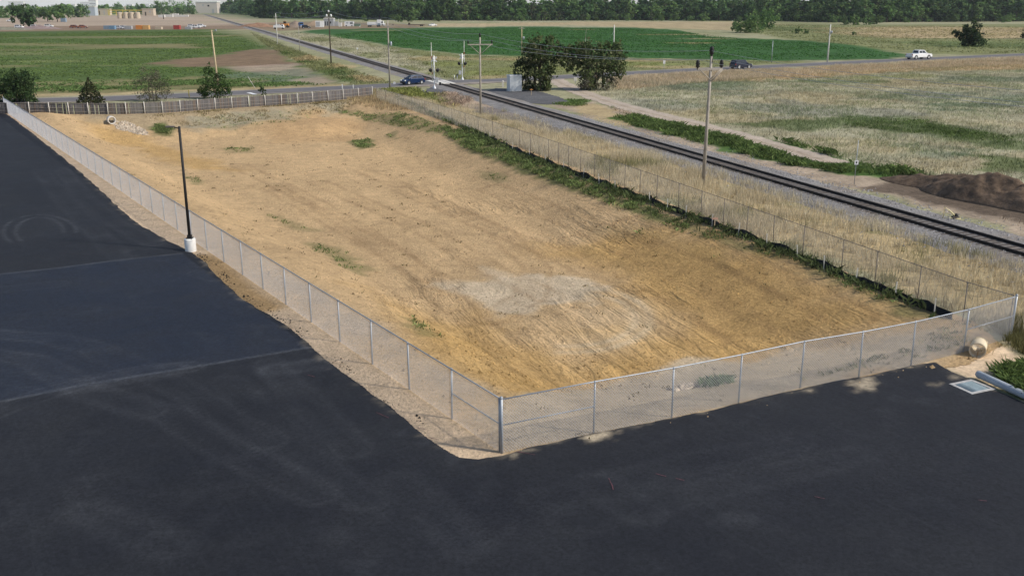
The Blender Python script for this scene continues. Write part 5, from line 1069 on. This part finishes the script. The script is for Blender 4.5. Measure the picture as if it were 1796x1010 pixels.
# red paint marks sprayed on the asphalt
par = bpy.data.objects['parking_lot']; M_RP = plain('red spray paint', (.10, .045, .055), .9, var=.6, scale=20)
for (a, b_) in [((660, 726), (682, 736)), ((728, 752), (748, 757)), ((752, 770), (770, 775)), ((905, 795), (938, 801)), ((1150, 834), (1168, 839)), ((1185, 842), (1200, 846)), ((1428, 874), (1446, 878)), ((1068, 842), (1076, 862)), ((1715, 880), (1730, 882)), ((540, 660), (552, 664))]:
    p0, p1 = np.array(g2(*a)), np.array(g2(*b_)); t2 = (p1 - p0); t2 = t2 / np.hypot(*t2); n2 = np.array([-t2[1], t2[0]]) * .018; V = []; Fc = []
    for k in range(7):
        c = p0 + (p1 - p0) * k / 6 + n2 * random.uniform(-.6, .6); w_ = random.uniform(.4, 1.1)
        V += [(*(c - n2 * w_), .074), (*(c + n2 * w_), .074)]
        if k: Fc.append((2 * k - 2, 2 * k - 1, 2 * k + 1, 2 * k))
    MB().add(V, Fc).build('paint_mark', M_RP, par)
V = []
for (a, b_, w_) in [((436, 163.5), (448, 167), .35), ((690, 153.5), (716, 154.5), .15)]:
    p0, p1 = np.array(g2(*a)), np.array(g2(*b_)); t2 = (p1 - p0) / np.hypot(*(p1 - p0)); n2 = np.array([-t2[1], t2[0]]) * w_
    MB().add([(*(p0 - n2), .085), (*(p0 + n2), .085), (*(p1 + n2), .085), (*(p1 - n2), .085)], [(0, 1, 2, 3)]).build('stop_line', M_WHITE, bpy.data.objects['road'])

# ---------------------------------------------------------------- vehicles
def lerp2(q, u, v):
    a, b_, c, d = [Vector(p) for p in q]; return (a.lerp(b_, u)).lerp(d.lerp(c, u), v)
def pane(q, u0, u1, v0, v1, out, name, parent, mat=None):
    c = [lerp2(q, *p) for p in ((u0, v0), (u1, v0), (u1, v1), (u0, v1))]; n_ = (c[1] - c[0]).cross(c[3] - c[0]).normalized()
    if n_.dot(Vector(out)) < 0: n_ = -n_
    v = [p + n_ * .012 for p in c] + [p - n_ * .03 for p in c]
    return MB().add(v, [(0, 1, 2, 3), (4, 7, 6, 5)] + [(k, (k + 1) % 4, 4 + (k + 1) % 4, 4 + k) for k in range(4)]).build(name, mat or M_GLASS, parent)
def vehicle(name, loc, rz, label, cat, paint, kind, s=1.0):
    t_ = thing(name, loc, label, cat, rz); t_.scale = (s, s, s)
    if kind == 'hatch':
        L, Wd, prof = 4.1, 1.72, [(-2.0, .28), (-2.05, .55), (-2.0, .90), (-1.85, .98), (.95, .98), (1.75, .80), (2.02, .62), (2.05, .35), (1.95, .25)]; cb = ((-1.88, 1.28), (-1.45, .30), .97, 1.50, .80, .60); axle, wr = (-1.28, 1.28), .31
    elif kind == 'suv':
        L, Wd, prof = 4.8, 1.9, [(-2.35, .35), (-2.4, .6), (-2.36, 1.08), (1.15, 1.08), (2.2, .98), (2.38, .8), (2.4, .45), (2.3, .32)]; cb = ((-2.34, 1.25), (-2.1, .55), 1.07, 1.78, .90, .72); axle, wr = (-1.45, 1.45), .38
    else:
        L, Wd, prof = 5.9, 2.0, [(-2.95, .55), (-2.95, 1.12), (-2.92, 1.18), (1.35, 1.18), (2.75, 1.10), (2.93, .95), (2.95, .55), (2.8, .42), (-2.8, .42)]; cb = ((-1.15, 1.55), (-1.0, .70), 1.17, 1.90, .92, .76); axle, wr = (-1.85, 1.9), .41
    hw = Wd / 2; mb = MB(); n_ = len(prof); v = []
    for (yy, ins) in ((-hw, 0), (hw, 0)):
        for x_, z_ in prof: v.append((x_, yy * (1 if z_ < .9 else .97), z_))
    mb.add(v, [tuple(range(n_)), tuple(range(2 * n_ - 1, n_ - 1, -1))] + [(i, i + n_, (i + 1) % n_ + n_, (i + 1) % n_) for i in range(n_)])
    (b0, b1), (r0, r1), zb, zr, wb, wt = cb
    B = [(b0, -wb, zb), (b1, -wb, zb), (b1, wb, zb), (b0, wb, zb)]; T = [(r0, -wt, zr), (r1, -wt, zr), (r1, wt, zr), (r0, wt, zr)]
    Bl = [(p[0], p[1], p[2] - .03) for p in B]
    mb.add(Bl + T, [(4, 5, 6, 7), (0, 1, 5, 4), (1, 2, 6, 5), (2, 3, 7, 6), (3, 0, 4, 7)])
    mb.build('body', paint, t_, .045)
    for sg, q in ((-1, (B[0], B[1], T[1], T[0])), (1, (B[3], B[2], T[2], T[3]))):
        for (u0, u1) in ((.08, .44), (.49, .86)): pane(q, u0, u1, .16, .86, (0, sg, .3), 'side_window', t_)
    pane((B[1], B[2], T[2], T[1]), .07, .93, .12, .92, (1, 0, .5), 'windshield', t_); pane((B[3], B[0], T[0], T[3]), .1, .9, .2, .88, (-1, 0, .5), 'rear_window', t_)
    for ax in axle:
        for sg in (-1, 1):
            wh = MB().lathe((0, 0, 0), [(wr * .62, -.10), (wr * .95, -.11), (wr, -.07), (wr, .07), (wr * .95, .11), (wr * .62, .10)], 16).build('tyre', M_RUBBER, t_); wh.name = 'wheel'
            wh.location = (ax, sg * (hw - .07), wr); wh.rotation_euler = (R(90), 0, 0)
            rm_ = MB().lathe((0, 0, 0), [(0, .05), (wr * .2, .085), (wr * .58, .10), (wr * .68, .085), (wr * .68, -.08), (0, -.08)], 12).build('rim', M_SILVER, wh); rm_.rotation_euler = (0 if sg < 0 else R(180), 0, 0)
            ar_ = MB().lathe((0, 0, 0), [(0, 0), (wr * 1.18, 0), (wr * 1.18, .02), (0, .02)], 14).build('wheel_arch', M_BLACK, t_); ar_.location = (ax, sg * (hw + (.0 if sg > 0 else 0)), wr + .03); ar_.rotation_euler = (R(90), 0, 0); ar_.location.y = sg * (hw - .008) + (.0 if sg < 0 else .02)
    xf, xb = prof[-2][0], prof[0][0]; zl = .72 if kind == 'hatch' else .86
    for sg in (-1, 1):
        MB().box((max(p[0] for p in prof) - .10, sg * hw * .78, zl), (.22, .34, .16)).build('headlight', M_WHITE, t_, .03)
        MB().box((min(p[0] for p in prof) + .04, sg * hw * .86, zl + .12), (.12, .2, .24)).build('tail_light', M_RED, t_)
        MB().box((b1 - .25, sg * (wb + .10), zb + .10), (.12, .2, .15)).build('mirror', paint, t_, .02)
    MB().box((max(p[0] for p in prof) - .03, 0, .42), (.14, Wd * .9, .2)).build('bumper', M_BLACK, t_, .03); MB().box((min(p[0] for p in prof) + .03, 0, .48), (.14, Wd * .94, .22)).build('bumper', M_BLACK if kind != 'pickup' else M_GREYM, t_, .03)
    if kind == 'pickup': MB().box((-2.06, 0, 1.19), (1.64, 1.66, .02)).build('bed_cover', M_GREYM, t_)
    if kind == 'suv':
        for sg in (-1, 1): MB().tube([(-1.9, sg * .66, 1.84), (.3, sg * .66, 1.84)], .03, 5).build('roof_rail', M_BLACK, t_)
    return t_
def road_dir(p): i = int(np.argmin(np.hypot(ROADS[:, 0] - p[0], ROADS[:, 1] - p[1]))); i = min(max(i, 2), 117); d = ROADS[i + 2] - ROADS[i - 2]; return math.atan2(d[1], d[0])
def carpaint(name, c): return plain(name, c, .22, .1, .03, 2, .5)
q = G(724, 151); z_ = float(road_z(np.array([q[0]]), np.array([q[1]]))[0]); vehicle('parked_car', (q[0], q[1], z_), road_dir(q) + math.pi + .12, 'dark blue hatchback on the road at the level crossing', 'car', carpaint('blue car paint', (.007, .024, .078)), 'hatch', 1.0).name = 'hatchback_car'
q = G(1299, 121.5); vehicle('suv', (q[0], q[1], .06), road_dir(q), 'dark navy SUV driving on the road behind the tall utility pole', 'car', carpaint('navy car paint', (.010, .014, .035)), 'suv', 1.05)
q = G(1611, 104.5); vehicle('pickup_truck', (q[0], q[1], .06), road_dir(q) - .12, 'white crew-cab pickup truck on the road at the right', 'pickup', carpaint('white car paint', (.80, .80, .80)), 'pickup', 1.2)

# ---------------------------------------------------------------- the far work yard by the track
def at(px, by): q = G(px, by); return (q[0], q[1], 0), MPP(by)
def far_box(name, px, by, wpx, hpx, dm, mat, label, cat, roof=None, rz=0, feats=()):
    l_, m_ = at(px, by); t_ = thing(name, l_, label, cat, rz); w_, h_ = wpx * m_, hpx * m_
    MB().box((0, 0, h_ / 2), (w_, dm, h_)).build('body', mat, t_)
    if roof: MB().box((0, 0, h_ + .06 * h_), (w_ * 1.04, dm * 1.06, .10 * h_)).build('roof', roof, t_)
    for (nm, fx, fz, fw, fh, fm) in feats: MB().box((w_ * (fx - .5), -dm / 2 - .03, h_ * fz), (w_ * fw, .06, h_ * fh)).build(nm, fm, t_)
    return t_, w_, h_
def wheels_on(t_, xs_, r, yy):
    for x_ in xs_:
        o = MB().lathe((0, 0, 0), [(0, -.15), (r, -.15), (r, .15), (0, .15)], 10).build('wheel', M_RUBBER, t_); o.location = (x_, yy, r); o.rotation_euler = (R(90), 0, 0)
# white work truck
l_, m_ = at(489, 51.5); t_ = thing('work_truck', l_, 'white flatbed work truck behind the far pale pole', 'truck')
MB().box((-.6, 0, 1.5), (4.6, 2.2, 1.3)).build('bed', M_WHITE, t_); MB().prism([(1.7, .7), (3.2, .7), (3.2, 1.6), (2.7, 2.5), (1.7, 2.5)], -1.05, 1.05).build('cab', M_WHITE, t_); MB().box((2.4, -1.06, 2.0), (.9, .04, .6)).build('side_window', M_GLASS, t_); MB().box((-.6, .0, 2.4), (2.6, 1.6, .8)).build('load', M_GREYM, t_); wheels_on(t_, (-2, 2.4), .5, -1.0); wheels_on(t_, (-2, 2.4), .5, 1.0)
# orange loader
l_, m_ = at(501, 49); t_ = thing('wheel_loader', l_, 'orange wheel loader left of the gravel heap in the far yard', 'loader')
MB().box((.3, 0, 1.7), (3.6, 2.2, 1.4)).build('engine_cover', M_ORANGE, t_, .1); MB().box((-.3, 0, 3.0), (1.5, 1.7, 1.5)).build('cab', M_GLASS, t_); MB().box((-.3, 0, 3.82), (1.7, 1.9, .15)).build('roof', M_ORANGE, t_); MB().tube([(-1.5, 0, 1.7), (-2.8, 0, 2.4), (-3.6, 0, 1.0)], .22, 6).build('boom', M_ORANGE, t_); MB().prism([(-4.5, .3), (-3.4, .3), (-3.4, 1.5), (-3.7, 1.5)], -1.3, 1.3).build('bucket', M_ORANGE, t_); wheels_on(t_, (-1.4, 1.4), .8, -1.1); wheels_on(t_, (-1.4, 1.4), .8, 1.1)
q = g2(515, 49); heap('gravel_heap', q[0], q[1] + 6, 6.5, 5, 4.2, 0, 8, 'grey-brown gravel heap between the orange loader and the blue dump truck', 'gravel heap', (.24, .19, .15), .5)
q = g2(447, 48); heap('earth_heap', q[0], q[1] + 8, 14, 6, 2.6, 0, 9, 'long reddish earth heap at the left end of the far work yard', 'dirt pile', (.28, .17, .11), .8)
q = g2(546, 46); heap('earth_heap', q[0], q[1] + 14, 9, 6, 3.4, 0, 12, 'pale brown earth heap behind the black car in the far yard', 'dirt pile', (.30, .22, .15), .8)
l_, m_ = at(528, 50); t_ = thing('dump_truck', l_, 'blue dump truck beside the gravel heap in the far yard', 'truck', R(-70))
M_BLUE = plain('blue truck paint', (.07, .15, .34), .45); MB().prism([(-3.6, 1.3), (1.0, 1.3), (1.0, 3.4), (-3.6, 2.9)], -1.2, 1.2).build('dump_body', M_BLUE, t_); MB().box((2.0, 0, 2.3), (1.7, 2.3, 2.4)).build('cab', M_BLUE, t_, .1); MB().box((3.3, 0, 1.5), (1.2, 1.9, 1.2)).build('hood', M_BLUE, t_, .1); MB().box((2.87, 0, 2.8), (.05, 1.9, .9)).build('windshield', M_GLASS, t_); MB().box((3.93, 0, 1.3), (.06, 1.6, .8)).build('grille', M_SILVER, t_); wheels_on(t_, (-2.6, -1.5, 2.8), .55, -1.05); wheels_on(t_, (-2.6, -1.5, 2.8), .55, 1.05)
q = G(537, 50.5); vehicle('car', (q[0], q[1], 0), .2, 'black car parked beside the blue dump truck in the far yard', 'car', carpaint('black car paint', (.012, .012, .014)), 'suv', 1.1)
far_box('cargo_trailer', 561, 48, 13, 9.5, 2.6, M_WHITE, 'white box trailer left of the grey shed in the far yard', 'trailer', None, .1, [('door', .3, .5, .5, .8, M_GREYM)])
far_box('grey_shed', 578, 46, 16, 11, 6, M_GREYM, 'low grey metal shed in the far yard', 'shed', M_CONC, 0, [('door', .2, .35, .08, .6, M_GLASS), ('door', .4, .35, .08, .6, M_GLASS), ('window', .7, .5, .12, .3, M_GLASS)])
for (px, by, wp, hp, mt, lab) in [(590, 46, 6, 7, M_GREYM, 'grey crate stack just right of the grey shed'), (597, 47, 5, 6, M_CONC, 'pale crate beside the thin posts in the far yard'), (602, 46, 4, 5, M_BEIGE, 'small beige crate left of the white van')]:
    far_box('crate', px, by, wp, hp, 2, mt, lab, 'crate')
for k, px in enumerate((594, 600)): b, H = pole(px, 46, 33, .12, M_CONC, ('left' if k == 0 else 'right') + ' one of two thin pale posts left of the white van in the far yard', 'yard_post', 'post')
t_, w_, h_ = far_box('van', 613, 46.5, 15, 7.5, 2.3, M_WHITE, 'white van with dark side windows in the middle of the far yard', 'van', None, 0, [('side_window', .75, .65, .3, .3, M_GLASS), ('side_window', .3, .7, .2, .25, M_GREYM)]); wheels_on(t_, (-w_ * .3, w_ * .3), .4, -1.15)
far_box('tarp_stack', 627, 46.5, 10, 4, 2, plain('green tarp', (.14, .20, .15), .8), 'low green covered stack right of the white van', 'stack')
l_, m_ = at(662, 47.5); t_ = thing('semi_truck', l_, 'white semi truck with a low trailer at the edge of the deep green crop', 'truck')
MB().box((1.2, 0, 2.6), (2.6, 2.5, 3.6)).build('sleeper_cab', M_WHITE, t_, .1); MB().box((3.3, 0, 2.3), (1.6, 2.4, 2.6)).build('cab', M_WHITE, t_, .1); MB().box((3.3, -1.22, 2.9), (1.0, .05, .9)).build('side_window', M_GLASS, t_); MB().box((1.2, -1.27, 1.6), (1.8, .05, 1.2)).build('side_fairing', M_BLUEGREY, t_); MB().box((-3.4, 0, 2.0), (6.0, 2.4, 1.9)).build('trailer', M_WHITE, t_); MB().box((4.5, 0, 1.5), (1.1, 2.1, 1.3)).build('hood', M_WHITE, t_, .1); wheels_on(t_, (-5.6, -4.4, .2, 1.3, 4.3), .55, -1.1); wheels_on(t_, (-5.6, -4.4, .2, 1.3, 4.3), .55, 1.1)
l_, m_ = at(730, 46.5); t_ = thing('flatbed_trailer', l_, 'long low flatbed trailer parked along the crop edge', 'trailer'); MB().box((0, 0, 1.0), (11, 2.3, .35)).build('deck', M_DARKPOLE, t_); MB().box((-4.6, 0, 1.7), (1.2, 2.2, 1.1)).build('headboard', M_DARKPOLE, t_); wheels_on(t_, (3.0, 4.1), .45, -1.0); wheels_on(t_, (3.0, 4.1), .45, 1.0)
q = G(759, 46.5); vehicle('pickup_truck', (q[0], q[1], 0), .5, 'small white pickup at the right end of the parked row along the crop', 'pickup', bpy.data.materials['white car paint'], 'pickup', .95)
b, H = pole(631, 47.5, 46, .3, M_WHITE, 'short white barrel in front of the covered stack', 'barrel', 'barrel')

# ---------------------------------------------------------------- the gas plant and storage yard at the far left
tk = None
for k, px in enumerate((211, 221.5, 231.5, 242)):
    l_, m_ = at(px, 33); lab = ['tan storage tank, leftmost of four under the yellow gantry', 'tan storage tank, second from left under the yellow gantry', 'tan storage tank, third from left under the yellow gantry', 'tan storage tank, rightmost of four under the yellow gantry'][k]
    t_ = thing('storage_tank', l_, lab, 'tank', 0, 'tan storage tanks'); r_ = 4.2 * m_; h_ = 9.5 * m_
    if tk is None: tk = [MB().lathe((0, 0, 0), [(r_, 0), (r_, h_)], 18).build('shell', M_BEIGE, t_), MB().lathe((0, 0, h_), [(r_ * 1.02, 0), (r_ * .5, .35), (0, .5)], 18).build('roof', plain('tank roof', (.56, .48, .37), .8), t_)]
    else:
        for o in tk: c = o.copy(); COL.objects.link(c); c.parent = t_
l_, m_ = at(222, 28); t_ = thing('yellow_gantry', l_, 'long yellow pipe gantry running above the tan storage tanks', 'gantry'); w_ = 54 * m_; h_ = HT(222, 28, 18.5)
MB().box((0, 0, h_), (w_, 1.2, 1.0)).build('beam', M_YELLOW, t_); MB().box((0, 0, h_ - 3), (w_, .6, .5)).build('pipe', M_YELLOW, t_)
for k in range(6): MB().box((-w_ / 2 + w_ * k / 5, 0, h_ / 2), (.8, .8, h_)).build('leg', M_YELLOW, t_)
MB().box((-.02 * w_, 0, h_ + 2.4), (.9, .9, 6)).build('mast', M_BEIGE, t_)
t_, w_, h_ = far_box('process_skid', 182, 27, 24, 9, 8, M_BEIGE, 'beige process building with yellow frames left of the gantry', 'plant building', M_BEIGE, 0, [('doorway', .3, .4, .08, .7, M_DARKPOLE), ('doorway', .62, .4, .06, .7, M_GREYM), ('frame', .12, .5, .06, 1, M_YELLOW), ('frame', .9, .5, .06, 1, M_YELLOW)])
far_box('plant_building', 162, 28, 15, 13, 10, plain('pale blue cladding', (.40, .45, .50), .7), 'pale blue-grey plant building left of the beige process building', 'building', M_CONC, 0, [('door', .3, .25, .2, .5, M_GREYM)])
far_box('plant_building', 262, 28, 18, 10, 10, M_BEIGE, 'low beige plant building right of the tan tanks', 'building', M_BEIGE, 0, [('door', .3, .3, .12, .6, M_DARKPOLE), ('window', .7, .6, .15, .2, M_GREYM)])
far_box('plant_building', 366, 24, 34, 17, 20, plain('pale stucco', (.52, .47, .42), .85), 'large pale warehouse at the end of the track, by the dark column tree', 'building', M_WHITE, 0, [('window', .35, .75, .08, .15, M_GREYM), ('window', .6, .7, .08, .15, M_GLASS), ('door', .8, .2, .1, .4, M_GREYM)])
for (px, by, wp, hp) in [(284, 31, 10, 4), (296, 30.5, 14, 4), (308, 30, 10, 5), (322, 30, 16, 3)]: far_box('pipe_rack', px, by, wp, hp, 3, M_CONC, {284: 'white pipe rack at the left of the row under the broad tree', 296: 'long white pipe rack under the broad green tree', 308: 'tallest white pipe rack right of the broad tree', 322: 'low white pipe rack at the right end of its row'}[px], 'pipe rack')
b, H = pole(287, 34, 27, .5, M_BLACK, 'short dark stub stack in front of the white pipe racks', 'stub_stack', 'stack')
rowy = 52
for (px, wp, hp, mt, lab, nm) in [(188, 9, 6, M_BLUEGREY, 'blue-grey container at the left of the stored row along the field', 'container'), (198, 9, 6, plain('steel blue paint', (.16, .27, .38), .6), 'steel blue container second in the stored row', 'container'), (226, 11, 5.5, M_GREYM, 'grey container left of the orange one', 'container'), (245, 10, 6.5, M_ORANGE, 'orange container, left of the orange pair', 'container'), (257, 10, 6.5, plain('faded orange paint', (.58, .36, .14), .6), 'faded orange container, right of the orange pair', 'container'), (279, 10, 4, M_BEIGE, 'low beige stack right of the orange containers', 'container'), (311, 10, 6.5, M_RED, 'dark red container in the stored row', 'container'), (331, 10, 4, M_GREYM, 'grey low stack right of the dark red container', 'container'), (112, 8, 6, M_BLUEGREY, 'lone teal-grey container on the pale far yard', 'container')]:
    by = 52 if px > 150 else 39; t_, w_, h_ = far_box(nm, px, by, wp, hp, 2.5, mt, lab, 'container', None, 0)
    for k in range(8): MB().box((-w_ / 2 + w_ * (k + .5) / 8, -1.28, h_ * .5), (w_ / 24, .06, h_ * .9)).build('rib', mt, t_)
for i, (px, by, lab) in enumerate([(210, 51.5, 'white car between the steel blue and grey containers, left one'), (218, 51.5, 'white car between the steel blue and grey containers, right one'), (337, 49, 'white car, leftmost of three near the red container'), (345, 50, 'white car, middle one of three near the red container'), (354, 48.5, 'white car with a red front at the right end of the stored row'), (19, 38.5, 'white pickup parked left of the big dark round tree'), (34, 50, 'white car parked at the foot of the big dark round tree'), (62, 49.5, 'white car in the rubble just right of the big dark round tree'), (86, 48.5, 'white car half hidden in the rubble left of the wrecks')]):
    q = G(px, by); vehicle('pickup_truck' if 'pickup' in lab else 'car', (q[0], q[1], 0), random.uniform(-.3, .3), lab, 'pickup' if 'pickup' in lab else 'car', bpy.data.materials['white car paint'], 'pickup' if 'pickup' in lab else 'suv', 1.1)
for i, (px, lab) in enumerate([(131, 'rusty red wreck, left of two at the field edge'), (146, 'rusty red wreck, right of two at the field edge')]):
    q = G(px, 50); vehicle('wrecked_car', (q[0], q[1], 0), .2 * i, lab, 'car', plain('rust %d' % i, (.22, .08, .045), .9, var=.5), 'hatch', 1.3)
q = g2(68, 51); heap('rubble_heap', q[0], q[1], 14, 6, 2.2, 0, 15, 'long greyish rubble heap right of the big dark round tree', 'rubble', (.26, .20, .19), .7)
q = g2(10, 53); heap('rubble_heap', q[0], q[1], 16, 6, 1.8, 0, 16, 'long grey-green rubble heap at the left edge beyond the field', 'rubble', (.22, .21, .16), .7)
for (px, by, wp, hp, lab) in [(165, 16, 12, 13, 'tall white silo block on the horizon above the plant'), (150, 13, 14, 7, 'low white town building left of the white silo block'), (125, 14, 16, 5, 'long pale town building among the horizon trees'), (97, 15, 10, 5, 'small white town building above the two bare-trunked trees'), (30, 13.5, 24, 8, 'wide white town building at the left end of the horizon'), (228, 14, 10, 5, 'small pale town building above the gantry'), (258, 15, 10, 6, 'pale town building right of the gantry top'), (60, 14, 8, 4, 'tiny white town building beyond the broad green tree')]:
    far_box('town_building', px, by, wp, hp, 20, M_WHITE, lab, 'building', M_CONC, 0, [('window_band', .5, .6, .8, .12, M_GREYM)])

# ---------------------------------------------------------------- the air: thin even haze
hz = MB().box((0, 2300, 24.5), (9000, 5000, 56)).build('haze', None)
hm = bpy.data.materials.new('haze'); hm.use_nodes = True; hn = hm.node_tree; hn.nodes.remove(hn.nodes['Principled BSDF'])
pv = hn.nodes.new('ShaderNodeVolumePrincipled'); pv.inputs['Color'].default_value = (.86, .92, 1, 1); pv.inputs['Density'].default_value = .00006; pv.inputs['Anisotropy'].default_value = .2
hn.links.new(pv.outputs[0], hn.nodes['Material Output'].inputs['Volume']); hz.data.materials.clear(); hz.data.materials.append(hm); tag(hz, kind='stuff')
